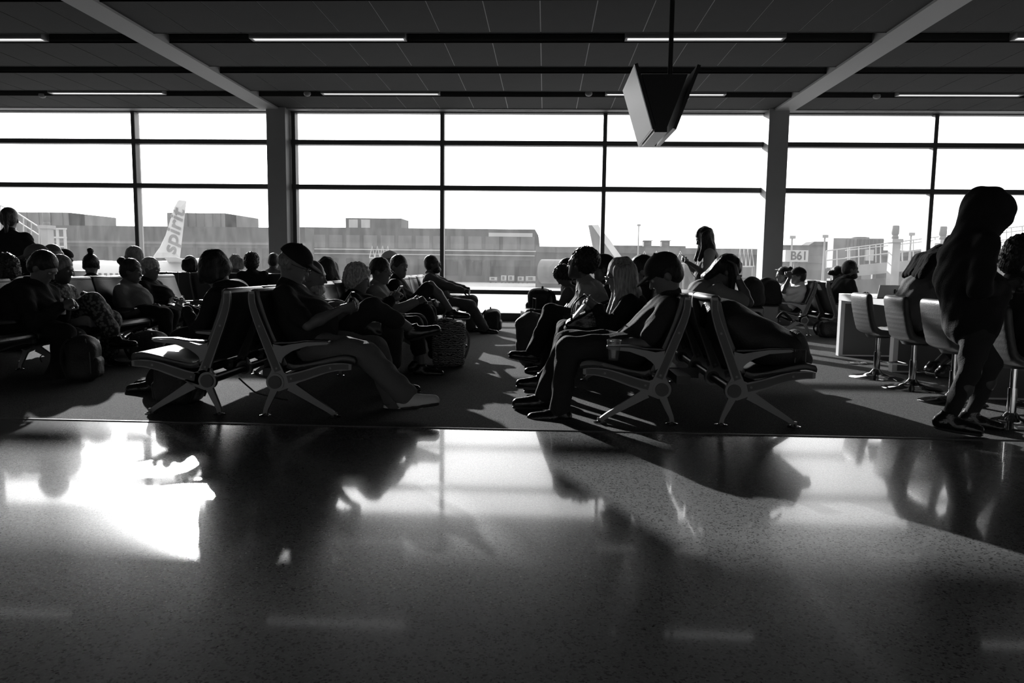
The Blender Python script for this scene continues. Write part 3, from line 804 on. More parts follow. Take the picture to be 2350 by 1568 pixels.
# ================================================================== BENCHES
PITCHS = .62
def bench_meshes():
    M = {}
    def mk(name, mb, m, smooth=False, bevel=0):
        me = mb.mesh(name, smooth, bevel); me.materials.append(MATS[m]); M[name] = me
    th = .026
    post = ribbon(smoothpath([(.03, .285), (-.045, .48), (-.118, .67), (-.148, .775), (-.150, .855)]), [.075, .072, .066, .064, .062, .06, .058, .056, .054, .052, .050, .049, .048, .047, .046, .044, .040])
    rail = ribbon(smoothpath([(.03, .245), (.18, .283), (.34, .335), (.44, .352), (.525, .352)]), [.085, .08, .076, .072, .07, .068, .066, .064, .06, .058, .056, .054, .052, .050, .047, .043, .036])
    arm = [(-.012, .50), (.05, .488), (.12, .502), (.22, .518), (.36, .520), (.375, .512), (.36, .503), (.22, .490), (.12, .455), (.075, .425), (.055, .405), (.045, .37), (-.0, .40)]
    hub = [(math.cos(a) * .062, .24 + math.sin(a) * .062) for a in [2 * math.pi * k / 24 for k in range(24)]]
    web = [(-.055, .262), (-.02, .33), (.08, .30), (.16, .24), (.10, .205), (.02, .175)]
    f = MB(); f.prism(post, -th / 2, th / 2); f.prism(rail, -th / 2, th / 2); f.prism(hub, -th / 2 - .004, th / 2 + .004); f.prism(web, -th / 2, th / 2)
    mk('frame', f, 'frame_metal')
    a_ = MB(); a_.prism(arm, -.014, .014); mk('armrest', a_, 'frame_metal')
    ap = MB(); ap.prism([(.0, .503), (.12, .507), (.22, .522), (.36, .525), (.375, .518), (.37, .530), (.22, .534), (.12, .520), (.0, .516)], -.03, .03); mk('arm_pad', ap, 'vinyl', bevel=.003)
    mk('hub_cap', MB().tube([(0, -th / 2 - .012, .24), (0, th / 2 + .012, .24)], .045, 24), 'black_plastic', True)
    pi = ribbon(smoothpath([(.02, .315), (-.045, .48), (-.118, .67), (-.147, .775), (-.149, .838)]), [.046] * 8 + [.04] * 4 + [.032] * 5)
    ri = ribbon(smoothpath([(.085, .260), (.18, .284), (.34, .335), (.44, .352), (.505, .353)]), [.050] * 6 + [.044] * 5 + [.036] * 6)
    mk('post_inlay', MB().prism(pi, -th / 2 - .002, th / 2 + .002), 'inlay')
    mk('rail_inlay', MB().prism(ri, -th / 2 - .002, th / 2 + .002), 'inlay')
    rv = MB()
    for x, z in ((.012, .335), (-.10, .62), (.11, .266), (.38, .343)):
        rv.tube([(x, -th / 2 - .005, z), (x, th / 2 + .005, z)], .008, 10)
    mk('rivets', rv, 'frame_metal')
    fl = ribbon(smoothpath([(.10, .215), (.23, .135), (.36, .055), (.405, .02)]), [.07, .064, .058, .053, .048, .044, .04, .036, .033, .031, .03, .03, .03])
    rl = ribbon(smoothpath([(.0, .21), (-.04, .12), (-.07, .05), (-.075, .0)]), [.055, .05, .046, .042, .04, .037, .034, .031, .03, .03, .03, .03, .03])
    m1 = MB().prism(fl, -.013, .013).box(.392, .422, -.013, .013, .0, .04); mk('front_leg', m1, 'frame_metal')
    m2 = MB().prism(rl, -.013, .013); mk('rear_leg', m2, 'frame_metal')
    mk('foot_disc', MB().lathe([(.042, 0), (.042, .006), (.02, .012), (.014, .02)], n=16), 'chrome', True)
    w = PITCHS / 2 - .016
    sc = smoothpath([(.065, .335), (.12, .318), (.22, .330), (.36, .366), (.47, .385), (.545, .368)], 4)
    lo = [(p[0], p[1]) for p in sc]; hi = [(p[0] + .004, p[1] + .042) for p in sc]
    hi[0] = (sc[0][0] + .012, sc[0][1] + .03); hi[-1] = (sc[-1][0] + .002, sc[-1][1] + .024)
    poly = lo + hi[::-1]
    s_ = MB(); s_.prism(poly, -w, w); mk('seat_pad', s_, 'vinyl', True, .006)
    bc = smoothpath([(.055, .345), (.0, .46), (-.075, .64), (-.118, .775), (-.135, .835)], 4)
    bk = [(p[0] - .012, p[1]) for p in bc]; fr = [(p[0] + .026, p[1] + .01) for p in bc]
    top = [(-.135 + .034 * math.cos(a) - .004, .842 + .03 * math.sin(a)) for a in np.linspace(math.pi * 1.15, -.15 * math.pi, 9)]
    b_ = MB(); b_.prism(bk + [tuple(p) for p in top] + fr[::-1], -w, w); mk('back_pad', b_, 'vinyl', True, .005)
    mk('underseat_brace', MB().box(.12, .16, -w, w, .255, .30), 'black_plastic')
    return M
BM = bench_meshes()
def bench(X, Y0, n, e, label, rz=None, legs=3, group='tandem lounge seating', arms=True):
    """X: hub line, seats run along +Y from Y0, e=+1 faces +X"""
    L = n * PITCHS
    t = thing('tandem_bench', label, 'seating', (X, Y0, 0), (0 if e > 0 else math.pi) if rz is None else rz, group)
    def put(name, y, z=0, x=0, parent=t):
        o = link(name, BM[name], parent); o.location = (x, y * (1 if (e > 0 or rz is not None) else -1), z); return o
    for k in range(n + 1):
        y = k * PITCHS
        f = put('frame', y)
        for nm_ in ('hub_cap', 'post_inlay', 'rail_inlay', 'rivets'):
            c = link(nm_, BM[nm_], f)
        if arms:
            a = put('armrest', y); link('arm_pad', BM['arm_pad'], a)
        if k % legs == 0 or k == n:
            fl = put('front_leg', y); rl = put('rear_leg', y)
            d1 = link('foot_disc', BM['foot_disc'], fl); d1.location = (.407, 0, .004)
            d2 = link('foot_disc', BM['foot_disc'], rl); d2.location = (-.075, 0, .004)
    for k in range(n):
        put('seat_pad', (k + .5) * PITCHS); put('back_pad', (k + .5) * PITCHS); put('underseat_brace', (k + .5) * PITCHS)
    sg_ = 1 if (e > 0 or rz is not None) else -1
    MB().tube([(.0, sg_ * .02, .24), (.0, sg_ * (L - .02), .24)], .03, 10).build('beam', 'black_plastic', t, True)
    return t
HUB = dict(A=-2.29, B=-1.82, C=.79, D=1.265, E=-4.90, F=-5.37, G=-7.97, G2=-8.44, H=4.10, I=4.58)
BY = 4.92
bench(HUB['A'], BY, 13, -1, 'left-facing row of the near left back-to-back bench, its end seat empty')
bench(HUB['B'], BY, 13, 1, 'right-facing row of the near left back-to-back bench with the man in a cap')
bench(HUB['C'], BY, 13, -1, 'left-facing row of the near right back-to-back bench with a cup on its arm')
bench(HUB['D'], BY, 13, 1, 'right-facing row of the near right back-to-back bench, luggage on its end seat')
bench(HUB['E'], BY, 8, 1, 'right-facing bench row at the left edge, behind the near left bench')
bench(HUB['F'], BY, 8, -1, 'window-side bench row backing onto the right-facing row at the left edge')
bench(HUB['G'], 8.0, 8, 1, 'farthest left bench row, its pale back tops showing between heads')
bench(HUB['H'], 11.85, 3, -1, 'left-facing row of the small far right bench by the pillar')
bench(HUB['I'], 11.85, 3, 1, 'right-facing row of the small far right bench behind the table')
t = bench(-6.35, 12.15, 5, 1, 'bench row along the window facing out, behind the left bench', rz=None)
t.rotation_euler = (0, 0, math.pi / 2); t.location = (-3.35, 12.15, 0)
# cross ties between back-to-back rows
def tie(xa, xb, label):
    t = thing('bench_tie', label, 'bench brace', ((xa + xb) / 2, BY + .9, 0))
    for k, y in enumerate((0, 1.86, 3.72)):
        MB().box((xa - xb) / 2 + .05, (xb - xa) / 2 - .05, y - .02, y + .02, .19, .27).build('tie_bar', 'inlay', t)
    MB().box(-.05, .05, -.4, 4.1, .20, .26).build('spine', 'black_plastic', t)
tie(HUB['A'], HUB['B'], 'dark tie bars joining the near left back-to-back bench rows')
tie(HUB['C'], HUB['D'], 'dark tie bars joining the near right back-to-back bench rows')
# ================================================================== TABLE AND STOOLS
TX = 3.58; TZ = .76
t = thing('charging_table', 'long white table with shade-coloured end panels on the right', 'table', (TX, 9.2, 0))
MB().box(0, 1.25, -5.0, 0, TZ - .085, TZ).build('top', 'white_laminate', t, bevel=.004)
for k, y in enumerate((-.05, -1.45, -3.0, -4.9)):
    p = MB().box(.0, 1.25, y - .04, y + .04, 0.0, TZ - .085).build('end_panel', 'white_laminate', t)
    MB().box(.05, 1.2, y - .045, y - .04, .02, TZ - .12).build('shade_face', 'panel_shade', p)  # shade on the camera-facing side, painted as a grey sheet over white
def stool(px, py, label, Xo=None):
    p = FL(px, py)
    t = thing('swivel_stool', label, 'stool', (p[0], p[1], 0), 0, 'swivel stools at the white table')
    MB().lathe([(.245, 0), (.245, .006), (.22, .016), (.13, .03), (.06, .055), (.036, .085), (.032, .09)], n=32).build('base', 'chrome', t, True)
    c = MB().tube([(0, 0, .08), (0, 0, .26)], .030, 16).tube([(0, 0, .26), (0, 0, .42)], .022, 16).build('column', 'chrome', t, True)
    MB().tube([(.03, 0, .17), (.14, -.02, .15), (.24, -.09, .15), (.24, .09, .15), (.14, .02, .15)], .011, 8).build('footrest', 'chrome', t, True)
    MB().lathe([(.10, .40), (.12, .43)], n=20).build('seat_plate', 'black_plastic', t, True)
    g = Grid((-.27, -.25, .40), (.26, .25, .90), .012)
    sh = smoothpath([(.22, .455), (.05, .445), (-.07, .45), (-.125, .49), (-.16, .60), (-.185, .72), (-.195, .80)], 3)
    lat = np.array([0, 1.0, 0])
    for i in range(len(sh) - 1):
        a_, b_ = sh[i], sh[i + 1]
        wq = .19 if i < 8 else .175
        for y in np.linspace(-wq, wq, 22):
            dz = .35 * y * y; 
            g.cap((a_[0] + (dz if i > 8 else 0), y, a_[1] + (dz if i <= 8 else 0)), (b_[0] + (dz if i > 7 else 0), y, b_[1] + (dz if i <= 7 else 0)), .022, k=.02)
    solid('shell', g, 'vinyl_stool', t, (0, 0, 0))
    return t
stool(2010, 868, 'grey swivel stool farthest along the white table, seat empty')
stool(2092, 893, 'second swivel stool along the white table, under the woman with wavy hair')
stool(2184, 925, 'third swivel stool, beside the hooded person')
stool(2318, 976, 'nearest swivel stool at the right edge of the picture')
# ================================================================== PEOPLE
def ik(a, c, l1, l2, hint):
    a = np.array(a, float); c = np.array(c, float); v = c - a; d = np.linalg.norm(v); v = v / max(d, 1e-6)
    if d > (l1 + l2) * .995: c = a + v * (l1 + l2) * .995; d = (l1 + l2) * .995
    if d < abs(l1 - l2) * 1.05 + .02: d = abs(l1 - l2) * 1.05 + .02; c = a + v * d
    x = (l1 * l1 - l2 * l2 + d * d) / (2 * d); h = math.sqrt(max(l1 * l1 - x * x, 0))
    hint = np.array(hint, float); hint = hint - v * (hint @ v); hint = unit(hint)
    return a + v * x + hint * h, c
def hand_polys(Wp, dr, nm_, side, curl, s, h):
    """Wp wrist, dr direction towards the fingers, nm_ palm normal; side +1: thumb on cross(dr,nm)"""
    dr = unit(dr); nm_ = unit(nm_ - dr * (nm_ @ dr)); sd = np.cross(nm_, dr) * side
    g = Grid(Wp - .17 * s, Wp + .17 * s, h)
    for o_, r0, r1 in ((-.028, .017, .014), (-.010, .018, .015), (.010, .018, .015), (.027, .017, .014)):
        g.cap(Wp + sd * o_ * .6 * s, Wp + (dr * .085 + sd * o_) * s, r0 * s, r1 * s, .012 * s)
    for k, (o_, L) in enumerate(((.029, .072), (.010, .082), (-.010, .076), (-.028, .060))):
        p = Wp + (dr * .082 + sd * o_) * s; ang = .25; r = .0098
        for j, q in enumerate((.44, .32, .24)):
            ang += curl * (.9, 1.1, .8)[j] * (1 + .06 * k)
            v = dr * math.cos(ang) + nm_ * math.sin(ang)
            p2 = p + v * L * q * s; g.cap(p, p2, r * s, (r - .0009) * s, .004 * s); p = p2; r -= .0009
    p = Wp + (dr * .022 + sd * .026) * s
    p2 = p + (dr * .03 + sd * .028 + nm_ * .012) * s; g.cap(p, p2, .0145 * s, .0115 * s, .008 * s)
    p3 = p2 + (dr * .030 + sd * (.006 - .012 * curl) + nm_ * .012 * (1 + curl)) * s; g.cap(p2, p3, .011 * s, .0095 * s, .004 * s)
    p4 = p3 + (dr * .022 - sd * .006 + nm_ * .008) * s; g.cap(p3, p4, .0095 * s, .008 * s, .004 * s)
    return g.polys()
DIRS = {'R': (1, 0, 0), 'L': (-1, 0, 0), 'B': (0, 1, 0), 'F': (0, -1, 0)}
PEOPLE = []
def person(label, head, Y, face='R', pelvis=None, seat=None, nod=-10, turn=0, tilt=0, hands=None, feet=None, s=1.0, fat=1.0, bulge=.03,
           hair='short', hairm='hair_black', cap=None, top='cloth_dark', sleeve='long', legs='trousers', legm='cloth_dark', shoe='leather_black', sole='rubber',
           skin='skin', h=.012, curl=.55, footdir=None, palms=None, glasses=False, beard=None, hood=False, jacket=False, neckoff=None, folds=.0045, elbow=None, handdir=None, knee=None, headscale=1.08, legscale=1.0, wavy=False, drape=None):
    F = unit(DIRS[face] if isinstance(face, str) else face); L = np.cross(ZU, F)
    T = A(head[0], head[1], Y) if len(head) == 2 else np.array(head, float)
    if pelvis is None:
        e = 1 if HUB_E[seat] > 0 else -1
        P = np.array([HUB[seat] + e * .17, Y, .385 + .10 * s])
    else: P = np.array(pelvis, float)
    # head frame
    yaw = math.radians(turn); pit = math.radians(nod)
    hf0 = F * math.cos(yaw) + L * math.sin(yaw)
    hf = hf0 * math.cos(pit) + ZU * math.sin(pit); hl = np.cross(ZU, hf0); hu = np.cross(hf, hl)
    if tilt:
        tt = math.radians(tilt); hl, hu = hl * math.cos(tt) + hu * math.sin(tt), -hl * math.sin(tt) + hu * math.cos(tt)
    HR = [hf, hl, hu]
    hs = s * headscale
    def hp(x, y, z): return T + (hf * x + hl * y + hu * z) * hs
    no = neckoff or (.055, .165)
    N = T - (ZU * no[1] + F * no[0]) * s
    sp = unit(N - P); back = unit(-F + sp * (F @ sp))
    M_ = P + (N - P) * .5 + back * bulge
    C_ = P + (N - P) * .78 + back * bulge * .75
    sh = [N - sp * .055 * s + L * sgn * .165 * s + F * .005 for sgn in (1, -1)]
    hips = [P + L * sgn * .088 * s for sgn in (1, -1)]
    # limbs
    legsc = legscale if isinstance(legscale, tuple) else (legscale, legscale)
    feet = feet or [None, None]; hands = hands or [None, None]
    kn = []; an = []; el = []; wr = []
    for i, sgn in enumerate((1, -1)):
        tg = feet[i]
        if tg is None: tg = P + F * .52 * s + L * sgn * .11; tg = np.array([tg[0], tg[1], .085])
        hint = F * .5 + ZU
        if knee is not None and knee[i] is not None: hint = np.array(knee[i], float)
        k_, a_ = ik(hips[i], tg, .43 * s * legsc[i], .42 * s * legsc[i], hint); kn.append(k_); an.append(a_)
        tg = hands[i]
        if tg is None: tg = P + F * (.30 + .02 * i) * s + L * sgn * .07 + ZU * .13
        hint = -ZU * .8 - F * .5 + L * sgn * .55
        if elbow is not None and elbow[i] is not None: hint = np.array(elbow[i], float)
        e_, w_ = ik(sh[i], tg, .29 * s, .255 * s, hint); el.append(e_); wr.append(w_)
    fd = []
    for i in range(2):
        d_ = F if footdir is None or footdir[i] is None else unit(footdir[i]); fd.append(d_)
    allp = np.array([T, P, N, M_] + kn + an + el + wr + sh + [a + .25 * d_ for a, d_ in zip(an, fd)])
    lo = allp.min(0) - .26; hi = allp.max(0) + .26
    lo[2] = max(lo[2], -.03)
    base = np.array([P[0], P[1], 0.0])
    root = thing('person', label, 'person', base, 0, 'people waiting at the gate')
    # ---- body: one continuous skin surface
    g = Grid(lo, hi, h)
    lat = L
    g.cap(P, M_, .105 * s, .10 * s, .04, lat, 1.3); g.cap(M_, C_, .10 * s, .105 * s, .04, lat, 1.35); g.cap(C_, N - sp * .02, .10 * s, .055 * s, .04, lat, 1.3)
    g.cap(sh[0], sh[1], .045 * s, .045 * s, .04)
    g.cap(N - sp * .02, hp(-.02, 0, -.06), .056 * s, .052 * s, .03)
    for i in range(2):
        g.cap(sh[i], el[i], .044 * s, .037 * s, .02); g.cap(el[i], el[i] + (wr[i] - el[i]) * .35, .037 * s, .040 * s, .02); g.cap(el[i] + (wr[i] - el[i]) * .35, wr[i], .040 * s, .026 * s, .02)
        g.cap(hips[i], kn[i], .074 * s, .050 * s, .03)
        c1 = kn[i] + (an[i] - kn[i]) * .32 - unit(np.cross(np.cross(an[i] - kn[i], fd[i]), an[i] - kn[i]) + 1e-6) * (-.012)
        g.cap(kn[i], c1, .048 * s, .053 * s, .02); g.cap(c1, an[i], .053 * s, .032 * s, .02)
        g.cap(an[i], an[i] + fd[i] * .12 * s - ZU * .03 * s, .034 * s, .028 * s, .02)
    g.ell(hp(-.010, 0, .022), HR, np.array((.098, .077, .098)) * hs, .03)
    g.ell(hp(.028, 0, -.045), HR, np.array((.064, .058, .076)) * hs, .03 * s)
    g.ell(hp(.064, 0, -.100), HR, np.array((.027, .026, .022)) * hs, .025 * s)
    g.cap(hp(.086, 0, .005), hp(.108, 0, -.034), .009 * s, .0135 * s, .012)
    g.cap(hp(.084, -.034, .020), hp(.084, .034, .020), .012 * s, .012 * s, .02)
    g.cap(hp(.090, -.016, -.070), hp(.090, .016, -.070), .009 * s, .009 * s, .010)
    for sg_ in (1, -1):
        g.ell(hp(.103, sg_ * .032, .000), HR, np.array((.018, .016, .011)) * hs, .012, 's')
        g.ell(hp(-.006, sg_ * .078, -.014), HR, np.array((.021, .011, .032)) * hs, .01)
    V, Q = g.polys()
    for i, sgn in enumerate((1, -1)):
        dr = wr[i] - el[i]
        if handdir is not None and handdir[i] is not None: dr = np.array(handdir[i], float)
        pn = (-ZU * .6 - L * sgn * .8) if palms is None or palms[i] is None else np.array(palms[i], float)
        hv, hq = hand_polys(wr[i], dr, pn, -sgn, curl if not isinstance(curl, (tuple, list)) else curl[i], s, .0055 if h < .0115 else .0075)
        Q = np.concatenate([Q, hq + len(V)]); V = np.concatenate([V, hv])
    body = link('body', pmesh('body', V - base, Q), root, skin)
    for sg_ in (1, -1):
        e_ = MB(); c_ = hp(.083, sg_ * .032, .001) - base
        e_.lathe([(.001, -.0115 * s), (.007 * s, -.009 * s), (.011 * s, -.004 * s), (.0118 * s, 0), (.011 * s, .004 * s), (.007 * s, .009 * s), (.001, .0115 * s)], c_, 10)
        e_.build('eye', 'eye_white', root, True)
    # ---- top garment
    g = Grid(lo, hi, h)
    b = fat
    g.cap(P + sp * .02, M_, .128 * s * b, .126 * s * b, .05, lat, 1.28); g.cap(M_, C_, .126 * s * b, .124 * s, .05, lat, 1.34); g.cap(C_, N - sp * .05 * s, .118 * s, .080 * s, .04, lat, 1.3)
    if b > 1.05: g.ell(P + (N - P) * .33 + F * .07 * s, [F, L, np.cross(F, L)], np.array((.15, .17, .17)) * s * b * .9, .05)
    g.cap(sh[0], sh[1], .062 * s, .062 * s, .05)
    g.cap(C_, N - sp * .01, .114 * s, .072 * s, .03, lat, 1.25); g.cap(N - sp * .03, N + (hp(-.02, 0, -.06) - N) * .28, .070 * s, .066 * s, .02)
    for i in range(2):
        if sleeve == 'none': g.cap(sh[i], sh[i] + (el[i] - sh[i]) * .12, .062 * s, .06 * s, .03)
        elif sleeve == 'short':
            g.cap(sh[i], sh[i] + (el[i] - sh[i]) * .78, .066 * s, .066 * s, .03)
        else:
            k_ = .012 if jacket else 0
            g.cap(sh[i], el[i], (.062 + k_) * s, (.054 + k_) * s, .03); g.cap(el[i], wr[i] - (wr[i] - el[i]) * .06, (.053 + k_) * s, (.040 + k_ * .7) * s, .02)
    if jacket: g.cap(P + sp * .0, P + sp * .12, .145 * s * b, .14 * s * b, .04, lat, 1.25)
    if hood:
        g.cap(N - sp * .03, hp(-.03, 0, -.03), .105 * s, .115 * s, .05)
        g.ell(hp(-.010, 0, .030), HR, np.array((.140, .120, .130)) * hs, .04)
        g.cap(hp(.02, 0, .055), hp(.075, 0, .040), .095 * s, .095 * s, .03)
        g.cap(hp(.0, 0, -.13), hp(.070, 0, -.03), .105 * s, .098 * s, .04)
        g.ell(hp(.185, 0, -.045), HR, np.array((.070, .070, .120)) * hs, .02, 's')
    else:
        pass
    if folds: g.fold(folds, 38, rnd.random() * 9)
    solid('hooded_top' if hood else ('jacket' if jacket else 'shirt'), g, top, root, base)
    # ---- legs garment
    g = Grid(lo, hi, h)
    g.cap(P - sp * .03, P + sp * .06, .125 * s * min(b, 1.12), .122 * s * min(b, 1.12), .04, lat, 1.32)
    if legs == 'skirt':
        for i in range(2):
            g.cap(hips[i], kn[i], .10 * s, .095 * s, .05); g.cap(kn[i], kn[i] + (an[i] - kn[i]) * .72, .085 * s, .085 * s, .05)
        g.cap((hips[0] + hips[1]) / 2, (kn[0] + kn[1]) / 2, .10 * s, .09 * s, .04)
    else:
        for i in range(2):
            if legs == 'shorts': g.cap(hips[i], kn[i] - (kn[i] - hips[i]) * .10, .094 * s, .082 * s, .03)
            else:
                w_ = .010 if legs == 'wide' else (-.018 if legs == 'slim' else 0)
                g.cap(hips[i], kn[i], .102 * s, (.082 + w_) * s, .03)
                g.cap(kn[i], an[i] + (kn[i] - an[i]) * (.06 if legs != 'crop' else .42), (.080 + w_) * s, (.068 + w_ * 1.2) * s, .02)
    if folds: g.fold(folds * 1.1, 34, rnd.random() * 9)
    solid({'skirt': 'skirt', 'shorts': 'shorts'}.get(legs, 'trousers'), g, legm, root, base)
    # ---- shoes
    for i in range(2):
        d_ = fd[i]; up = unit(ZU - d_ * (ZU @ d_)) if abs(d_[2]) < .9 else unit(an[i] * 0 + (kn[i] - an[i]))
        sd = np.cross(up, d_); R = [d_, sd, up]; hz_ = min(h * 1.05, .015)
        def fp(x, y, z): return an[i] + (d_ * x + sd * y + up * z) * s
        g1 = Grid(an[i] - .26 * s, an[i] + .26 * s, hz_)
        g1.cap(fp(-.035, 0, -.03), fp(.06, 0, -.04), .050 * s, .050 * s, .02); g1.cap(fp(.06, 0, -.04), fp(.175, 0, -.050), .050 * s, .042 * s, .02)
        g1.cap(fp(-.005, 0, .0), fp(0, 0, .03), .050 * s, .047 * s, .02)
        d0 = g1.d.copy()
        g1.cut(fp(0, 0, -.066), -up); g1.cut(fp(0, 0, .045), up)
        so = solid('shoe', g1, shoe, root, base)
        g1.d = d0 - .004; g1.cut(fp(0, 0, -.085), -up); g1.cut(fp(0, 0, -.064), up)
        if so: solid('sole', g1, sole, so, base)
    # ---- hair
    if hair and hair != 'none' and not (hood and hair == 'hidden'):
        g = Grid(T - np.array((.46, .46, .52)) * s, T + .36 * s, .008 if hair in ('curly', 'puff') else min(h, .011))
        if hair in ('short', 'long', 'bob', 'bun', 'pony'):
            g.ell(hp(-.018, 0, .034), HR, np.array((.105, .087, .100)) * hs, .02)
            g.ell(hp(-.05, 0, -.02), HR, np.array((.068, .078, .072)) * hs, .03)
            g.cut(hp(.045, 0, 0), hf * .78 - hu * .62)
        if hair == 'fringe':
            g.ell(hp(-.022, 0, -.002), HR, np.array((.098, .086, .062)) * hs, .02); g.cut(hp(.005, 0, 0), hf * .9 - hu * .45); g.cut(hp(0, 0, .035), hu)
        if hair == 'curly':
            g.ell(hp(-.022, 0, .036), HR, np.array((.118, .104, .112)) * hs, .02); g.ell(hp(-.055, 0, -.035), HR, np.array((.085, .098, .085)) * hs, .03)
            g.cut(hp(.055, 0, 0), hf * .8 - hu * .6); g.fold(.007, 170, 1.3)
        if hair == 'puff':
            g.ell(hp(-.055, 0, .045), HR, np.array((.125, .112, .12)) * hs, .02); g.cut(hp(.045, 0, 0), hf * .8 - hu * .6); g.fold(.007, 170, 2.3)
        dn = -ZU
        if hair in ('long', 'bob'):
            LL = .37 if hair == 'long' else .13; LK = 1.0 if hair == 'long' else .2
            for x, y in ((-.075, 0), (-.065, .045), (-.065, -.045), (-.04, .078), (-.04, -.078), (-.015, .090), (-.015, -.090), (.015, .084), (.015, -.084)):
                p0 = hp(x, y, .035); wv = (.018 * math.sin(40 * (x + y)) if wavy else 0)
                p1 = p0 + dn * LL * s * .5 - hf0 * (.055 if x < -.03 else .015) * LK + hl * (y * .12 + wv); p2 = p0 + dn * LL * s * (1.0 if x < 0 else .9) + hl * (y * .5 * LK - wv) - hf0 * (.12 if x < -.03 else (.05 if x < 0 else -.04)) * LK
                r0 = .040 if x < .02 else .026
                g.cap(p0, p1, r0 * s, r0 * s * .95, .03); g.cap(p1, p2, r0 * .95 * s, r0 * .75 * s, .025)
            g.fold(.006 if wavy else .004, 60, 2, (1, 1, .6 if wavy else .12))
        if hair == 'bun': g.ell(hp(-.115, 0, .085), HR, np.array((.045, .045, .042)) * hs, .006); g.fold(.003, 90, 1)
        if hair == 'lowbun': 
            g.ell(hp(-.018, 0, .034), HR, np.array((.105, .087, .100)) * hs, .02); g.cut(hp(.045, 0, 0), hf * .78 - hu * .62)
            g.ell(hp(-.125, 0, -.02), HR, np.array((.042, .045, .042)) * hs, .012); g.fold(.003, 90, 1)
        if hair == 'topbun':
            g.ell(hp(-.018, 0, .034), HR, np.array((.105, .087, .100)) * hs, .02); g.cut(hp(.045, 0, 0), hf * .78 - hu * .62)
            g.cap(hp(-.045, 0, .145), hp(-.05, 0, .165), .030 * s, .036 * s, .004); g.fold(.003, 90, 1)
        if hair == 'pony':
            p0 = hp(-.11, 0, .03); g.cap(p0, p0 + dn * .22 * s - hf * .03, .034 * s, .018 * s, .02)
        if hair == 'drapeback':     # loose wavy hair spread over the bent back
            g.ell(hp(-.014, 0, .030), HR, np.array((.112, .096, .106)) * hs, .02)
            for k_, y_ in enumerate((-.10, -.06, -.02, .02, .06, .10)):
                q0 = hp(-.05, y_ * .8, .03); q2 = drape + L * y_ * 1.5 + ZU * .012 * math.sin(5 * k_); q1 = (q0 + q2) / 2 + ZU * .05 + L * .01 * math.sin(9 * k_)
                g.cap(q0, q1, .055 * s, .05 * s, .03); g.cap(q1, q2, .05 * s, .028 * s, .03)
            g.fold(.003, 90, 2, (.3, 1, .3))
        if hair == 'hangover':      # long hair falling forward over a bowed face
            g.ell(hp(-.014, 0, .034), HR, np.array((.108, .092, .102)) * hs, .02); g.cut(hp(.05, 0, 0), hf * .72 - hu * .68)
            for y in (-.085, -.05, .05, .085):
                p0 = hp(.01, y, .03); g.cap(p0, p0 + dn * .27 * s, .034 * s, .018 * s, .03)
            for y in (-.04, 0, .04):
                p0 = hp(-.07, y, .0); g.cap(p0, p0 + dn * .10 - F * .12 * s, .05 * s, .03 * s, .03)
            g.fold(.004, 80, 1, (1, 1, .3))
        g.fold(.0015, 120, 3)
        solid('hair', g, hairm, root, base)
    if beard:
        g = Grid(T - .2 * s, T + .2 * s, min(h, .010))
        g.ell(hp(.045, 0, -.092), HR, np.array((.062, .064, .052)) * hs, .02); g.cut(hp(0, 0, -.052), hu); g.cut(hp(-.02, 0, 0), -hf); g.fold(.003, 120, 1)
        solid('beard', g, beard, root, base)
    if cap:
        g = Grid(T - .27 * s, T + .27 * s, min(h, .009))
        g.ell(hp(-.008, 0, .040), HR, np.array((.116, .095, .098)) * hs, .01); g.cut(hp(0, 0, .030), -hu * .97 - hf * .2 if cap[1] != 'beanie' else -hu)
        if cap[1] == 'bill':
            g.ell(hp(.115, 0, .030), [unit(hf - hu * .22), hl, unit(hu + hf * .22)], np.array((.085, .078, .011)) * s, .008)
            g.cap(hp(-.008, 0, .137), hp(-.008, 0, .141), .010 * s, .008 * s, .003)
        if cap[1] == 'back':
            g.ell(hp(-.12, 0, .02), [unit(hf + hu * .22), hl, unit(hu - hf * .22)], np.array((.07, .07, .011)) * s, .008)
        solid('cap', g, cap[0], root, base)
    if glasses:
        m_ = MB()
        for sg_ in (1, -1):
            c_ = [hp(.108, sg_ * .033, .0) + (hl * .022 * math.cos(a) + hu * .017 * math.sin(a)) * s - base for a in np.linspace(0, 2 * math.pi, 13)]
            m_.tube(c_, .0022, 5); m_.tube([hp(.105, sg_ * .055, .004) - base, hp(.0, sg_ * .083, .0) - base], .0022, 5)
        m_.tube([hp(.11, -.011, .002) - base, hp(.11, .011, .002) - base], .0022, 5)
        m_.build('glasses', 'black_plastic', root)
    return dict(root=root, T=T, N=N, P=P, wr=wr, el=el, kn=kn, an=an, F=F, L=L, hp=hp, base=base, sh=sh, sp=sp)
HUB_E = dict(A=-1, B=1, C=-1, D=1, E=1, F=-1, G=1, G2=-1, H=-1, I=1)
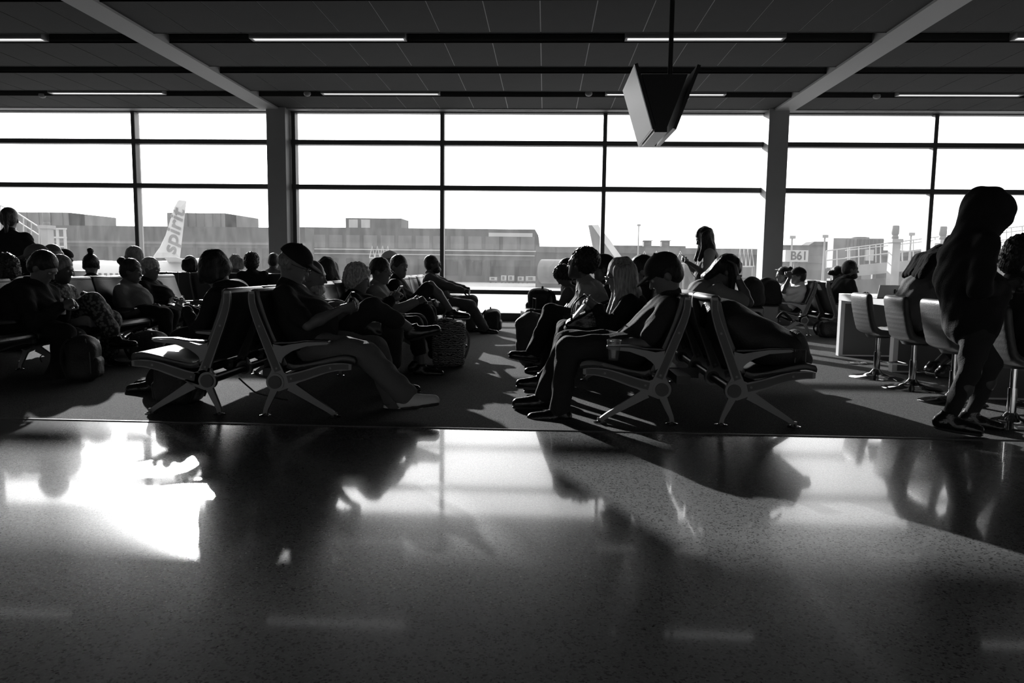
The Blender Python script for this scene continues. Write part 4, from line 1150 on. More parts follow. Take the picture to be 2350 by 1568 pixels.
# ------------------------------------------------------------------ carried things
def phone(label, c, up, nrm, size=(.074, .15, .009), name='smartphone', cat='phone', lit=True):
    c = np.array(c, float); up = unit(up); nrm = unit(np.array(nrm) - up * (np.array(nrm) @ up)); sd = np.cross(up, nrm)
    t = thing(name, label, cat, c)
    def bx(w, hgt, d0, d1):
        q = lambda d: [tuple(sd * a * w / 2 + up * b * hgt / 2 + nrm * d) for a, b in ((-1, -1), (1, -1), (1, 1), (-1, 1))]
        return MB().hexa(q(d0), q(d1))
    bx(size[0], size[1], -size[2] / 2, size[2] / 2).build('body', 'black_gloss', t, bevel=.002)
    bx(size[0] * .92, size[1] * .95, size[2] / 2, size[2] / 2 + .0006).build('screen', 'screen_page_glow' if lit else 'screen', t)
    return t
def backpack(label, c, w, d, hgt, rz=0, m='bag_black', name='backpack', cat='backpack', lean=0.0, sag=.0, h=.012):
    t = thing(name, label, cat, c, rz); t.rotation_euler = (0, lean, rz)
    g = Grid((-w, -d, -.02), (w, d, hgt + .08), h)
    g.box((0, 0, hgt * .46), np.eye(3), (w / 2, d / 2, hgt * .46), .07, .02); g.ell((0, 0, hgt * .72), np.eye(3), (w * .47, d * .48, hgt * .30), .05)
    g.fold(.005, 26, rnd.random() * 9); solid('body', g, m, t, (0, 0, 0))
    g = Grid((-w, -d, -.02), (w, d, hgt), h)
    g.box((w * .44, 0, hgt * .30), np.eye(3), (w * .16, d * .40, hgt * .24), .05, .02); g.fold(.004, 30, 2); solid('front_pocket', g, m, t, (0, 0, 0))
    MB().tube([(-w * .1, -d * .15, hgt * .97), (-w * .1, -d * .1, hgt * 1.06), (-w * .1, d * .1, hgt * 1.06), (-w * .1, d * .15, hgt * .97)], .009, 6).build('grab_handle', 'cloth_charcoal', t, True)
    for s_ in (-1, 1):
        MB().tube(smoothpath([(-w * .40, s_ * d * .22, hgt * .93), (-w * .58, s_ * d * .27, hgt * .75), (-w * .62, s_ * d * .3, hgt * .45), (-w * .45, s_ * d * .34, hgt * .12)], 4), .014, 6).build('shoulder_strap', 'cloth_charcoal', t, True)
    MB().tube(smoothpath([(w * .36, -d * .47, hgt * .2), (w * .34, -d * .47, hgt * .7), (w * .2, -d * .35, hgt * .93), (w * .2, d * .35, hgt * .93), (w * .34, d * .47, hgt * .7)], 4), .005, 5).build('zip', 'frame_metal', t, True)
    return t
def suitcase(label, c, w, d, hgt, rz=0, m='black_plastic', handle=.35, name='suitcase'):
    t = thing(name, label, 'suitcase', c, rz)
    g = Grid((-w, -d, 0), (w, d, hgt + .06), .012); g.box((0, 0, .05 + hgt / 2), np.eye(3), (w / 2, d / 2, hgt / 2 - .0), .04, .02); solid('shell', g, m, t, (0, 0, 0))
    MB().box(-w / 2 - .003, w / 2 + .003, -.006, .006, .08, hgt).build('zip_line', 'rubber', t)
    hh = hgt + .05
    MB().tube([(-.0, -.09, hh - .02), (-.0, -.09, hh + handle), (-.0, .09, hh + handle), (-.0, .09, hh - .02)], .008, 8).build('pull_handle', 'black_plastic', t, True)
    for sx in (-1, 1):
        for sy in (-1, 1):
            MB().tube([(sx * (w / 2 - .04), sy * (d / 2 - .05) - .012, .03), (sx * (w / 2 - .04), sy * (d / 2 - .05) + .012, .03)], .03, 12).build('wheel', 'rubber', t, True)
    return t
def box_(label, name, cat, c, sz, m, rz=0):
    t = thing(name, label, cat, c, rz); return t
# ================================================================== WHO IS THERE
NEAR, MID, FAR = .0105, .0145, .019
def S(k): return BY + (k + .5) * PITCHS          # seat k along a bench
# --- near left bench, right-facing row
y = S(0)
p = person('seated man in a black cap and dark polo looking down at his phone, khaki trousers', (676, 606), y, 'R', seat='B', nod=-24, hands=[A(797, 712, y + .06), A(784, 709, y - .14)],
           feet=[A(906, 926, y + .08), A(936, 911, 4.99)], footdir=[None, (1, -.05, .16)], fat=1.22, hair='fringe', hairm='hair_grey', cap=('cloth_black', 'bill'), top='cloth_dark', sleeve='short',
           legs='wide', legm='cloth_khaki', shoe='shoe_white', sole='rubber', h=NEAR, glasses=True, bulge=.02, handdir=[(.9, -.3, .3), (.9, .3, .25)], palms=[(.2, -.6, .6), (.1, .6, .6)], beard=None)
phone('dark phone held up by the man in the black cap', A(797, 690, y - .06), (.55, 0, .8), (-.8, 0, .55))
y = S(1)
p = person('white-bearded seated man in a pale shirt, one leg crossed, behind the man in the cap', (716, 634), y, 'R', seat='B', nod=-6, hands=[A(836, 752, y + .10), A(846, 748, y - .05)],
           feet=[A(905, 880, y + .05), A(948, 757, y + .02)], footdir=[None, (.9, .1, .25)], knee=[None, (.6, -.75, .9)], fat=1.16, hair='fringe', hairm='hair_white', top='cloth_light', sleeve='short', legs='crop', legm='denim', shoe='leather_black', h=NEAR + .001, beard='hair_white')
y = S(3)
p = person('seated woman with curly white hair and a black cardigan reading a tablet', (823, 640), y, 'R', seat='B', nod=-14, hands=[A(893, 690, y + .03), A(898, 688, y - .12)],
           feet=[A(955, 838, y + .06), A(968, 846, y - .15)], fat=1.12, hair='curly', hairm='hair_white', top='cloth_black', sleeve='long', jacket=True, legs='crop', legm='cloth_dark', shoe='leather_black', h=MID - .001, handdir=[(.6, -.2, .7), (.6, .3, .7)], palms=[(.5, -.7, .3), (.5, .7, .3)])
phone('bright-edged tablet held by the woman with curly white hair', A(908, 676, y - .05), (.55, 0, .8), (-.8, 0, .55), (.135, .20, .009), 'tablet', 'tablet')
y = S(4)
p = person('seated woman with dark pinned hair and glasses in a pale hooded sweater', (874, 622), y, 'R', seat='B', nod=-8, turn=-12, hands=[A(950, 692, y + .05), A(955, 694, y - .10)],
           feet=[A(1005, 805, y + .1), A(1000, 806, y - .1)], hair='lowbun', hairm='hair_brown', top='cloth_light', sleeve='long', jacket=True, legs='trousers', legm='cloth_dark', shoe='leather_black', h=MID, glasses=True)
y = S(6)
p = person('young man in dark jacket and shorts, legs crossed, face turned to camera', (917, 612), y, 'R', seat='B', nod=-4, turn=-38, hands=[A(988, 694, y + .05), A(975, 700, y - .1)],
           feet=[A(1032, 786, y + .08), A(1038, 718, y - .05)], footdir=[None, (.95, -.1, .05)], knee=[None, (.4, -.3, 1)], s=1.02, hair='short', hairm='hair_brown', top='cloth_black', sleeve='long', jacket=True, legs='shorts', legm='cloth_charcoal', shoe='leather_black', sole='shoe_white', h=MID)
y = S(10)
p = person('man slouching alone at the far row end in a grey hoodie', (993, 606), y, 'R', seat='B', nod=8, pelvis=(HUB['B'] + .26, y, .47), hands=[A(1072, 664, y + .05), A(1066, 668, y - .1)],
           feet=[A(1080, 752, y + .12), A(1112, 756, y - .14)], hair='short', hairm='hair_black', top='cloth_mid', sleeve='long', jacket=True, legs='wide', legm='cloth_mid', shoe='leather_black', sole='shoe_white', skin='skin_deep', h=MID, beard='hair_black', glasses=True)
# --- near left bench, left-facing row
y = S(1)
p = person('seated person with a dark bob bowed over a phone, behind the empty sunlit seat', (491, 616), y, 'L', seat='A', nod=-32, pelvis=(HUB['A'] - .15, y, .49), hands=[A(428, 712, y - .06), A(424, 706, y + .1)],
           feet=[A(352, 880, y - .1), A(365, 872, y + .15)], hair='bob', hairm='hair_black', top='cloth_dark', sleeve='long', legs='trousers', legm='cloth_black', h=NEAR + .001, bulge=.085, handdir=[(-.8, .3, .2), (-.8, -.3, .2)], palms=[(0, .5, .8), (0, -.5, .8)], fat=1.08, s=1.04)
phone('lit phone lying in the hands of the person with the dark bob', A(410, 704, y), (-.8, 0, .25), (.25, 0, .9))
y = S(5)
p = person('dark-haired person seen from behind over the bearded man, far side of the bench', (748, 618), y, 'L', seat='A', nod=-10, turn=-50, hair='long', hairm='hair_brown', top='cloth_dark', h=MID)
y = S(9)
p = person('person in a pale cap showing behind the young man in the dark jacket', (893, 598), y, 'L', seat='A', nod=0, hair='short', hairm='hair_grey', cap=('cloth_white', 'bill'), top='cloth_mid', h=FAR)
# --- left edge bench, right-facing row
y = S(2)
p = person('dark bulky figure hunched over at the left edge, holding a small bottle', (100, 614), y, 'R', seat='E', nod=-34, pelvis=(HUB['E'] + .20, y, .49), hands=[A(150, 700, y + .06), A(140, 702, y - .1)],
           feet=[A(120, 872, y + .08), A(140, 880, y - .12)], hair='short', hairm='hair_black', top='cloth_black', sleeve='long', jacket=True, legs='wide', legm='cloth_black', fat=1.2, s=1.06, bulge=.09, h=MID - .001, handdir=[(.8, -.4, .3), (.8, .4, .3)])
tb = thing('water_bottle', 'small clear bottle in the hands of the hunched figure at the left', 'bottle', A(142, 696, y - .05) + np.array((0, 0, -.05)))
MB().lathe([(.026, -.05), (.028, -.045), (.028, .035), (.012, .06), (.011, .075)], n=14).build('body', mat('clear_plastic', .55, .1, spec=.8), tb, True)
MB().lathe([(.0135, .075), (.0135, .092)], n=12).build('lid', 'shoe_white', tb, True)
y = S(3)
p = person('older person in a floral shirt and print skirt with a paper bag on the lap', (141, 618), y, 'R', seat='E', nod=-12, hands=[A(195, 688, y + .05), A(190, 690, y - .12)],
           feet=[A(250, 830, y + .06), A(268, 782, y - .06)], footdir=[None, (.95, -.1, .08)], knee=[None, (.5, -.3, 1)], hair='short', hairm='hair_grey', top='floral_print', sleeve='long', legs='skirt', legm='floral_print', shoe='leather_black', skin='skin_deep', h=MID)
pb_ = A(184, 724, y - .12)
tb = thing('paper_bag', 'crumpled pale paper bag on the lap of the floral shirt', 'bag', (pb_[0], pb_[1], pb_[2] - .12))
g = Grid((-.16, -.1, 0), (.16, .1, .27), .01); g.box((0, 0, .115), np.eye(3), (.135, .06, .115), .02, .01); g.fold(.005, 40, 2); solid('body', g, 'paper_bag', tb, (0, 0, 0))
MB().tube([(-.05, 0, .22), (-.04, 0, .27), (.04, 0, .27), (.05, 0, .22)], .004, 6).build('handle', 'paper_bag', tb)
y = S(5)
p = person('seated woman in a pale tee with pinned dark hair, left group', (302, 622), y, 'R', seat='E', nod=-10, turn=8, hands=[A(352, 706, y + .06), A(346, 708, y - .1)],
           feet=[A(375, 800, y + .06), A(382, 806, y - .12)], hair='bun', hairm='hair_brown', top='cloth_light', sleeve='short', legs='trousers', legm='cloth_dark', skin='skin_mid', h=MID, fat=1.2, bulge=.01)
y = S(6)
p = person('seated white-haired man in black reading an open folder, left group', (346, 617), y, 'R', seat='E', nod=-14, hands=[A(400, 690, y + .05), A(402, 692, y - .12)],
           feet=[A(425, 790, y + .06), A(430, 795, y - .12)], hair='short', hairm='hair_white', top='cloth_black', sleeve='long', jacket=True, legs='trousers', legm='cloth_black', h=MID, fat=1.1)
phone('open pale folder held low by the white-haired man', A(400, 700, y - .02), (.75, 0, -.6), (.6, 0, .75), (.20, .16, .006), 'document_folder', 'folder')  # brightness put into the folder's page by the glowing screen material; paper gives no light
# --- window-side row of the left bench, and beyond
person('head and shoulders at the very left edge with sunlit curls', (8, 618), S(3), 'L', seat='F', hair='curly', hairm='hair_brown', top='cloth_black', h=MID, nod=-5)
person('seated man in a pale cap and glasses behind the hunched figure', (84, 592), S(4), 'L', seat='F', hair='fringe', hairm='hair_grey', cap=('cloth_mid', 'bill'), top='cloth_black', h=MID, nod=-8, glasses=True)
person('bald head showing left of the dark capped man by the window', (119, 586), S(5), 'L', seat='F', hair='fringe', hairm='hair_white', top='cloth_black', h=FAR)
person('dark capped man with his back to us beyond the left bench', (150, 592), 11.7, 'R', seat='G', turn=20, hair='short', cap=('cloth_black', 'back'), top='cloth_black', h=FAR, nod=-5)
person('person with a topknot seen from behind between the left bench backs', (209, 610), S(6), (-.5, .87, 0), seat='F', hair='topbun', hairm='hair_black', top='cloth_black', h=MID, jacket=True, nod=-12)
person('tall pale-haired man behind the pinned-hair woman on the left', (306, 590), S(7), 'L', seat='F', hair='short', hairm='hair_grey', top='cloth_black', h=MID)
P0 = FL(40, 745); P0 = A(40, 640, 9.1)
person('standing person in black with long hair, back turned, at the left edge', (22, 504), 9.1, (-.35, .94, 0), pelvis=(A(42, 690, 9.1)[0], 9.1, .93), hands=[A(-5, 640, 9.2), A(92, 655, 9.0)],
       feet=[(A(38, 690, 9.1)[0] - .1, 9.15, .09), (A(38, 690, 9.1)[0] + .12, 9.05, .09)], hair='pony', hairm='hair_brown', top='cloth_black', jacket=True, legs='trousers', legm='cloth_black', h=MID, fat=1.25, s=1.05)
person('dark-haired person in profile facing left at the left window', (434, 606), 12.35, (-.9, .3, 0), pelvis=(A(436, 690, 12.35)[0], 12.35, .48), hair='bob', hairm='hair_black', top='cloth_black', jacket=True, h=MID, nod=0, skin='skin_mid')
person('pale-haired small head between the bowed person and the pillar', (541, 603), 12.5, 'B', pelvis=(A(541, 690, 12.5)[0], 12.45, .46), hair='bob', hairm='hair_blond', top='cloth_mid', h=FAR)
person('broad dark figure seen from behind left of the pillar', (578, 602), 11.9, (-.3, .95, 0), pelvis=(A(584, 690, 11.9)[0], 12.25, .50), hair='curly', hairm='hair_black', top='cloth_black', jacket=True, h=MID, fat=1.2, s=1.05)
person('short-haired head directly under the left pillar', (629, 600), 12.6, 'B', pelvis=(A(629, 690, 12.6)[0], 12.5, .48), hair='short', hairm='hair_brown', top='cloth_mid', h=FAR)
# --- near right bench, left-facing row
y = S(0)
p = person('man in a dark cap, tee and jeans at the near right bench end', (1524, 630), y, 'L', seat='C', nod=-30, hands=[A(1392, 788, y - .12), A(1384, 783, y + .08)],
           feet=[A(1284, 945, y - .18), A(1246, 912, y + .10)], hair='short', hairm='hair_black', cap=('cloth_dark', 'bill'), top='cloth_charcoal', sleeve='short', legs='trousers', legm='denim', shoe='leather_black', h=NEAR, fat=1.04, s=1.05, handdir=[(-.8, .3, -.25), (-.8, -.3, -.25)])
y = S(1)
p = person('seated woman with long straight blond hair in a dark jacket, phone in hand', (1424, 632), y, 'L', seat='C', nod=-14, pelvis=(HUB['C'] - .14, y, .49), hands=[A(1372, 706, y - .1), A(1362, 712, y + .06)],
           feet=[A(1246, 868, y - .05), A(1262, 880, y + .12)], hair='long', hairm='hair_blond', top='cloth_black', jacket=True, legs='slim', legm='cloth_black', shoe='leather_black', h=NEAR + .001, handdir=[(-.8, .2, .5), (-.7, -.2, .3)], palms=[(.3, .6, .5), (.3, -.6, .5)], glasses=True)
phone('dark phone in the hand of the blond woman', A(1356, 690, y - .06), (-.7, 0, .62), (.62, 0, .7))
y = S(2)
person('dark head between the blond woman and the man in the dark cap', (1470, 622), y, 'L', seat='C', nod=-4, hair='short', hairm='hair_black', top='cloth_black', jacket=True, h=MID)
y = S(3)
p = person('seated woman with a curly updo and headband in a pale tee, one leg crossed', (1330, 608), y, 'L', seat='C', nod=4, turn=-22, pelvis=(HUB['C'] - .30, y, .49), hands=[A(1276, 722, y - .1), A(1285, 728, y + .1)],
           feet=[A(1222, 812, y - .08), A(1255, 842, y + .1)], footdir=[(-.92, 0, .18), None], knee=[(-.5, 0, 1), None], hair='puff', hairm='hair_black', top='cloth_light', sleeve='short', legs='trousers', legm='cloth_black', shoe='leather_black', skin='skin_deep', h=MID - .001, fat=1.12, s=1.03)
y = S(4)
person('person in a dark knit cap and jacket behind the woman with the headband', (1384, 616), y, 'L', seat='C', nod=-8, hair='short', cap=('cloth_black', 'beanie'), top='cloth_black', jacket=True, h=MID, skin='skin_deep', glasses=True)
y = S(6)
person('child with loose curls bowed over, beside the backpack by the window rail', (1292, 634), y, 'L', seat='C', pelvis=(HUB['C'] - .42, y, .46), nod=-48, hair='curly', hairm='hair_brown', top='cloth_mid', sleeve='short', legm='cloth_dark', h=MID, s=.88, skin='skin_mid', hands=[A(1245, 712, y - .05), A(1250, 716, y + .1)])
y = S(7)
person('dark head just behind the child with loose curls', (1300, 618), y, 'L', seat='C', pelvis=(HUB['C'] - .40, y, .47), nod=-20, hair='short', hairm='hair_black', top='cloth_black', h=FAR)
# --- near right bench, right-facing row
y = S(2)
p = person('seated long-haired woman in a pale tee bowed with her hand on her forehead', (1668, 622), y, 'R', seat='D', nod=-38, neckoff=(.11, .12), pelvis=(HUB['D'] + .12, y, .49), hands=[A(1650, 720, y + .1), A(1690, 632, y - .10)], elbow=[None, (.0, -.25, -1)],
           feet=[A(1780, 838, y + .1), A(1772, 844, y - .1)], hair='hangover', hairm='hair_black', top='cloth_light', sleeve='short', legs='trousers', legm='cloth_dark', h=NEAR + .001, bulge=.10, handdir=[None, (-.2, .1, .9)], palms=[None, (-.9, 0, .1)], curl=(.5, .25), skin='skin_mid')
tb = thing('wristwatch', 'dark watch on the raised wrist of the bowed woman', 'watch', p['wr'][1] - (p['wr'][1] - p['el'][1]) * .08)
d_ = unit(p['wr'][1] - p['el'][1]); a0 = unit(np.cross(d_, (0, 1, 0))); a1 = np.cross(d_, a0)
MB().tube([tuple((a0 * math.cos(a) + a1 * math.sin(a)) * .033) for a in np.linspace(0, 2 * math.pi, 17)], .009, 6).build('strap', 'rubber', tb, True)
MB().box(-.016, .016, -.043, -.033, -.016, .016).build('case', 'black_gloss', tb)
# --- standing woman
y = 10.5
p = person('standing woman with long dark hair and a pale tee looking at her phone', (1616, 546), y, 'L', pelvis=(A(1612, 690, y)[0], y, .90), nod=-26, hands=[A(1586, 606, y - .08), A(1578, 602, y + .05)],
           feet=[(A(1612, 700, y)[0] - .02, y - .1, .09), (A(1612, 700, y)[0] + .05, y + .12, .09)], hair='long', hairm='hair_black', top='cloth_light', sleeve='short', legs='trousers', legm='cloth_dark', h=MID - .001, handdir=[(-.8, .2, .35), (-.8, -.2, .35)], palms=[(.2, .4, .8), (.2, -.4, .8)], fat=1.05, s=.99, headscale=1.18)
phone('phone held by the standing woman', A(1570, 590, y - .02), (-.75, 0, .55), (.55, 0, .75))
# --- far right bench
y = 12.16
p = person('man in a dark cap and white tee with his fist at his chin', (1831, 634), y, 'L', pelvis=(HUB['H'] - .2, y, .48), nod=2, hands=[A(1812, 637, y - .12), A(1790, 690, y + .1)], elbow=[(.1, -.3, -1), None],
           feet=[A(1752, 742, y - .1), A(1745, 738, y + .12)], hair='short', cap=('cloth_black', 'bill'), top='cloth_white', sleeve='short', legs='shorts', legm='cloth_mid', h=MID, skin='skin_mid', fat=1.18, handdir=[(-.1, .2, .9), None], curl=(1.0, .6))
y = 12.8
p = person('woman with sunglasses on her head and hair in a bun, in pale clothes', (1797, 631), y, 'L', pelvis=(HUB['H'] - .22, y, .48), nod=-4, hands=[A(1752, 672, y - .1), A(1745, 668, y + .08)],
           feet=[A(1722, 736, y - .1), A(1715, 732, y + .12)], hair='bun', hairm='hair_black', top='cloth_white', sleeve='long', legs='trousers', legm='cloth_mid', h=MID, skin='skin_mid')
phone('phone held by the woman with sunglasses on her head', A(1752, 661, y - .08), (-.2, 0, .95), (.9, 0, .2))
tb = thing('sunglasses', 'sunglasses pushed up on the head of the woman by the pillar', 'sunglasses', p['hp'](.09, 0, .085))
for s_ in (-1, 1):
    c_ = (p['hp'](.095, s_ * .034, .085) - p['hp'](.09, 0, .085)); MB().lathe([(.022, -.004), (.022, .004)], c_, 12).build('lens', 'black_gloss', tb)
MB().tube([p['hp'](.097, -.06, .088) - p['hp'](.09, 0, .085), p['hp'](.097, .06, .088) - p['hp'](.09, 0, .085)], .004, 6).build('bridge', 'chrome', tb)
y = 12.3
person('bearded man in a dark jacket sitting beyond the white table', (1952, 618), y, 'R', pelvis=(4.85, y, .50), nod=-4, turn=-10, hair='short', hairm='hair_black', top='cloth_dark', jacket=True, h=MID, skin='skin_mid', beard='hair_black', s=1.05, bulge=.06, fat=1.12)
person('person with a low bun behind the bearded man', (1924, 630), 12.9, 'R', pelvis=(4.8, 12.9, .47), nod=-20, hair='lowbun', hairm='hair_black', top='cloth_black', h=FAR)
# --- at the table
y = 6.62
p = person('woman with long wavy hair in a pale top bent over the white table', (2160, 602), y, 'R', pelvis=(3.37, y, .56), nod=-30, neckoff=(.10, .13), hands=[A(2215, 672, y + .1), A(2225, 676, y - .1)],
           feet=[(3.50, y + .12, .20), (3.46, y - .14, .20)], hair='drapeback', drape=A(2096, 632, 6.62), hairm='hair_matte', top='cloth_mid', sleeve='long', legs='crop', legm='cloth_dark', h=NEAR + .002, bulge=.12, fat=1.15, skin='skin_mid', s=1.02)
y = 5.2
p = person('dark figure seated at the right edge on the nearest stool', (2352, 592), y, 'R', pelvis=(3.30, y, .57), nod=-12, hair='curly', hairm='hair_black', top='cloth_black', jacket=True, legm='cloth_black', h=MID, fat=1.12, feet=[(3.5, y + .1, .2), (3.48, y - .12, .2)])
# --- hooded person standing
y = 4.86
p = person('standing person in a dark hooded top and slim jeans walking right, hood up', (2262, 486), y, 'R', pelvis=(A(2230, 735, y)[0], y, .72), nod=-20, legscale=(.86, .74), fat=1.08, headscale=1.0, neckoff=(.085, .15), hands=[A(2305, 652, y + .05), A(2300, 662, y - .1)],
           feet=[A(2228, 955, 5.02), A(2172, 968, 4.78)], footdir=[(.95, -.2, -.12), (.95, -.25, -.10)], knee=[(1, .1, .2), (.4, -.1, .1)], hair='none', hood=True, top='cloth_black', sleeve='long', jacket=True, legs='slim', legm='denim', shoe='leather_black', sole='rubber', h=NEAR, bulge=.06, s=1.0, folds=.004, skin='skin_deep', elbow=[None, (-.7, -.5, -.5)])
m_ = MB()
for k_ in range(5):
    a_ = p['hp'](.09, -.03 + .012 * k_, -.09) - p['base']; m_.tube([tuple(a_), tuple(a_ + np.array((.03, 0, -.05))), tuple(a_ + np.array((.025 + .01 * k_, 0, -.10)))], .004, 5)
m_.build('hair_strands', 'hair_black', p['root'])
for s_ in (-.03, .03):
    a_ = p['N'] + p['F'] * .10 - p['base']; a_ = a_ + p['L'] * s_
    MB().tube([tuple(a_), tuple(a_ + np.array((.035, 0, -.10))), tuple(a_ + np.array((.03, 0, -.20)))], .004, 6).build('drawstring', 'cloth_charcoal', p['root'])
# ================================================================== LUGGAGE AND SMALL THINGS
# large travel bag on the right bench end seat
y = S(0)
t = thing('travel_backpack', 'huge dark travel backpack lying on the near right end seat', 'backpack', (HUB['D'], y, 0))
g = Grid((-.12, -.3, .36), (.62, .3, .95), .011); R_ = np.eye(3)
def tb_(px, py): q = A(px, py, y); return np.array([q[0] - HUB['D'], 0, q[2]])
g.cap(tb_(1665, 740), tb_(1780, 800), .16, .155, .06, np.array([0, 1.0, 0]), 1.35); g.cap(tb_(1640, 720), tb_(1700, 770), .10, .13, .06, np.array([0, 1.0, 0]), 1.5)
g.cap(tb_(1760, 800), tb_(1800, 812), .15, .13, .05, np.array([0, 1.0, 0]), 1.4)
g.cut((0, 0, .395), (.0, 0, -1)); g.fold(.006, 22, 4); solid('body', g, 'bag_black', t, (0, 0, 0))
g = Grid((.3, -.3, .38), (.7, .3, .85), .011); g.cap(tb_(1822, 775), tb_(1835, 820), .06, .075, .03, np.array([0, 1.0, 0]), 2.0); g.cut((0, 0, .40), (0, 0, -1)); g.fold(.004, 30, 1); solid('front_pocket', g, 'bag_grey', t, (0, 0, 0))
q0 = tb_(1800, 728)
MB().tube(smoothpath([tuple(q0 + np.array((-.05, 0, -.01))), tuple(q0 + np.array((-.01, 0, .03))), tuple(q0 + np.array((.05, 0, -.02)))], 5), .01, 6).build('grab_handle', 'cloth_charcoal', t, True)
q0 = tb_(1812, 812)
MB().tube([tuple(q0 + np.array((-.03, -.205, -.04))), tuple(q0 + np.array((.04, -.205, -.04))), tuple(q0 + np.array((.04, -.205, .05))), tuple(q0 + np.array((-.03, -.205, .05))), tuple(q0 + np.array((-.03, -.205, -.04)))], .004, 6).build('buckle', 'frame_metal', t)
# zebra bag
p0 = FL(1026, 845)
t = thing('zebra_bag', 'tall zebra-print bag standing in the aisle by the young man', 'bag', (p0[0], p0[1] + .12, 0))
g = Grid((-.25, -.18, 0), (.25, .18, .56), .011); g.box((0, 0, .235), np.eye(3), (.165, .11, .235), .06, .03); g.ell((0, 0, .36), np.eye(3), (.16, .11, .14), .05); g.fold(.006, 24, 5); solid('body', g, 'zebra_print', t, (0, 0, 0))
g = Grid((-.2, -.2, 0), (.25, .1, .4), .011); g.box((.02, -.10, .15), np.eye(3), (.12, .04, .12), .03, .02); solid('front_pocket', g, 'zebra_print', t, (0, 0, 0))
MB().tube([(-.05, 0, .46), (-.03, 0, .52), (.04, 0, .52), (.06, 0, .46)], .01, 8).build('handle', 'cloth_black', t, True)
MB().tube(smoothpath([(.12, .05, .44), (.20, .03, .33), (.20, .02, .2), (.16, .03, .08)], 4), .014, 6).build('shoulder_strap', 'cloth_light', t, True)
p0 = FL(1128, 762)
backpack('small black backpack on the floor beside the slouching man', (p0[0], p0[1] + .1, 0), .26, .3, .36, 0)
p0 = FL(1232, 800, .05)
backpack('black backpack propped at the knees of the child by the window rail', (A(1243, 700, S(6))[0] - .02, S(6) - .05, .44), .28, .26, .34, math.pi * .95)
p0 = FL(1215, 850)
backpack('grey day pack with shiny straps on the floor between the seated legs', (p0[0] + .08, 7.7, .02), .30, .3, .55, math.pi * .9, 'bag_grey', lean=.18)
suitcase('small dark wheeled case behind the grey day pack', (A(1225, 800, 8.5)[0], 8.6, 0), .28, .36, .5, .2, handle=.12)
backpack('dark backpack on the floor by the feet of the hunched figure', (A(192, 830, 6.25)[0], 6.25, 0), .24, .28, .40, .3)
backpack('black backpack tucked under the empty sunlit seat', (A(402, 880, 5.25)[0], 5.32, 0), .28, .32, .34, math.pi)
backpack('grey soft bag on the floor beside the pale tee woman', (A(342, 790, 7.5)[0], 7.5, 0), .34, .26, .33, .1, 'bag_grey', name='tote_bag', cat='bag')
suitcase('black wheeled case with raised handle by the left window', (A(390, 700, 11.0)[0], 11.1, 0), .3, .24, .48, math.pi / 2, handle=.36)
# dark lumps of coats and packs near the pillar
def coat_heap(label, c, w, hgt):
    t = thing('draped_coat', label, 'coat', c)
    g = Grid((-w, -w, -.02), (w, w, hgt + .1), .013)
    g.ell((0, 0, hgt * .5), np.eye(3), (w * .5, w * .42, hgt * .5), .04); g.cap((-w * .1, 0, hgt * .25), (w * .15, 0, hgt * .2), w * .4, w * .42, .05); g.cut((0, 0, 0), (0, 0, -1)); g.fold(.007, 26, 3)
    solid('cloth', g, 'cloth_black', t, (0, 0, 0))
    g = Grid((-w, -w, -.02), (w, w, hgt + .1), .013); g.cap((-w * .28, -w * .2, hgt * .55), (-w * .1, -w * .34, hgt * .15), w * .13, w * .1, .02); g.cut((0, 0, .01), (0, 0, -1)); solid('sleeve', g, 'cloth_black', t, (0, 0, 0))
coat_heap('rounded black coat heaped on a case left of the right pillar', (A(1725, 660, 11.2)[0], 11.2, .49), .36, .44)
suitcase('black wheeled case under the rounded black coat near the right pillar', (A(1725, 660, 11.2)[0], 11.2, 0), .34, .30, .44, 0, handle=.02)
coat_heap('second dark coat heap behind the woman with sunglasses on her head', (A(1762, 660, 11.9)[0], 11.9, .49), .40, .42)
suitcase('black wheeled case under the second dark coat', (A(1762, 660, 11.9)[0], 11.9, 0), .34, .30, .44, 0, handle=.02)
backpack('black bag on the floor behind the far right bench', (A(1905, 760, 11.6)[0], 11.62, 0), .34, .28, .26, 0, name='duffel_bag', cat='bag')
# handbag on the blond woman's lap
y = S(1)
q = A(1345, 742, y)
t = thing('handbag', 'black open handbag with a pale lining on the lap of the blond woman', 'bag', q)
g = Grid((-.2, -.2, -.14), (.2, .2, .16), .010); g.box((0, 0, 0), [(.88, 0, .47), (0, 1, 0), (-.47, 0, .88)], (.15, .10, .085), .03, .02); g.fold(.004, 36, 3); solid('body', g, 'leather_black', t, (0, 0, 0))
g = Grid((-.25, -.1, -.1), (.1, .1, .25), .010); g.box((-.09, 0, .05), [(.62, 0, .78), (0, 1, 0), (-.78, 0, .62)], (.13, .085, .012), .01, .01); solid('flap_lining', g, 'paper', t, (0, 0, 0))
MB().tube(smoothpath([(-.12, -.08, .0), (-.10, -.08, .15), (.0, -.06, .22), (.1, -.07, .12)], 5), .008, 8).build('strap', 'leather_black', t, True)
t = thing('folding_fan_stick', 'thin upright pale stick by the blond woman handbag', 'stick', A(1328, 700, y + .05))
MB().tube([(0, 0, 0), (-.012, 0, .10)], [.006, .009], 8).build('shaft', 'paper', t, True); MB().lathe([(.010, .10), (.012, .11), (.006, .12)], (-.012, 0, 0), 10).build('tip', 'chrome', t, True)
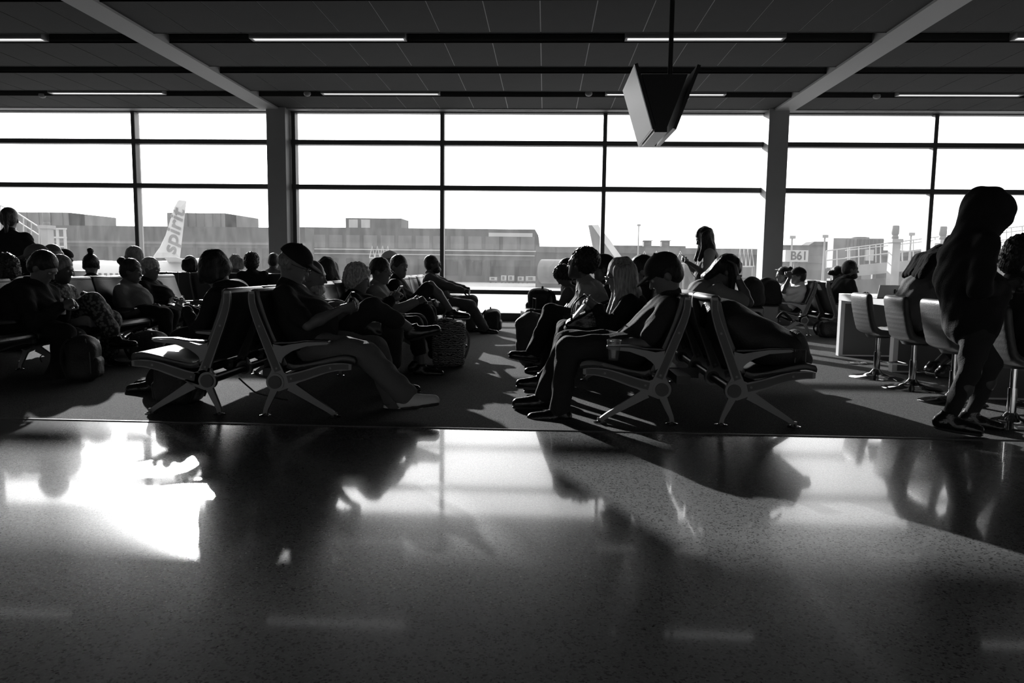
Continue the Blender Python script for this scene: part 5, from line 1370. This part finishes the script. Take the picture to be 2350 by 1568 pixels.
# clear plastic cup on the arm of the right bench
q = A(1408, 826, 4.90)
t = thing('plastic_cup', 'clear plastic cup beside the near right bench armrest', 'cup', (q[0], 4.90, q[2]))
gm = bpy.data.materials.new('cup_plastic'); gm.use_nodes = True
nn = gm.node_tree; bb = nn.nodes['Principled BSDF']; bb.inputs['Roughness'].default_value = .05; bb.inputs['Transmission Weight'].default_value = .95; bb.inputs['IOR'].default_value = 1.25; bb.inputs['Base Color'].default_value = (.9, .9, .9, 1)
MATS['cup_plastic'] = gm
MB().lathe([(.034, .002), (.046, .128), (.050, .130), (.050, .134), (.044, .134), (.0435, .128), (.032, .006), (.0, .006)], n=28).build('wall', 'cup_plastic', t, True)
MB().lathe([(.033, 0), (.034, .004)], n=24).build('base_disc', 'cup_plastic', t, True)
MB().box(-.03, .03, -.03, .03, .0005, .0015).build('base_ring', 'cup_plastic', t)
# laptop on the table with a printed sticker
q = A(2046, 674, 7.6)
t = thing('laptop', 'open pale laptop on the white table with a dark sticker', 'laptop', (q[0] + .02, 7.6, TZ), 0)
MB().box(-.16, .16, -.0, .22, 0, .014).build('keyboard_base', 'ext_steel', t, bevel=.003)
MB().hexa([(-.16, -.002, .014), (.16, -.002, .014), (.16, .006, .014), (-.16, .006, .014)], [(-.16, -.05, .14), (.16, -.05, .14), (.16, -.042, .14), (-.16, -.042, .14)]).build('lid', 'white_laminate', t)
for i, x in enumerate((-.01, .012, .034)):
    MB().box(x, x + .012, -.036, -.030, .055, .10 - (.0, .012, .02)[i]).build('sticker_mark', 'ink', t)
# litter and cables
q = FL(1962, 836)
t = thing('paper_scrap', 'crumpled white paper scrap on the carpet by the stools', 'paper', (q[0], q[1], .004))
vs = []; fs = []
for i in range(7):
    for j in range(3): vs.append((-.12 + .04 * i, -.04 + .04 * j, .004 + .018 * abs(math.sin(i * 2.1 + j * 1.3))))
for i in range(6):
    for j in range(2): a_ = i * 3 + j; fs.append((a_, a_ + 3, a_ + 4, a_ + 1))
MB().add(vs, fs).build('sheet', 'paper', t)
def cable(label, pts, r=.006):
    o = MB().tube(smoothpath(pts, 6), r, 6).build('power_cable', 'rubber', None, True); tag(o, label, 'cable'); return o
cable('black cable drooping between the near left bench rows', [A(548, 868, 5.3), A(575, 892, 5.3), A(592, 903, 5.3), A(640, 915, 5.35), A(660, 918, 5.4)])
cable('thin cable hanging behind the near left bench backs', [A(594, 740, 5.2), A(570, 800, 5.25), A(566, 820, 5.25), A(572, 838, 5.25), A(622, 822, 5.25)], .004)
cable('thin cable at the ear of the standing woman', [A(1580, 612, 10.4), A(1588, 628, 10.4), A(1596, 640, 10.38), A(1590, 660, 10.4)], .004)
cable('looped cable under the left edge bench', [A(95, 800, 7.3), A(100, 812, 7.3), A(92, 822, 7.3), A(104, 845, 7.3)], .006)
q = FL(1130, 765)
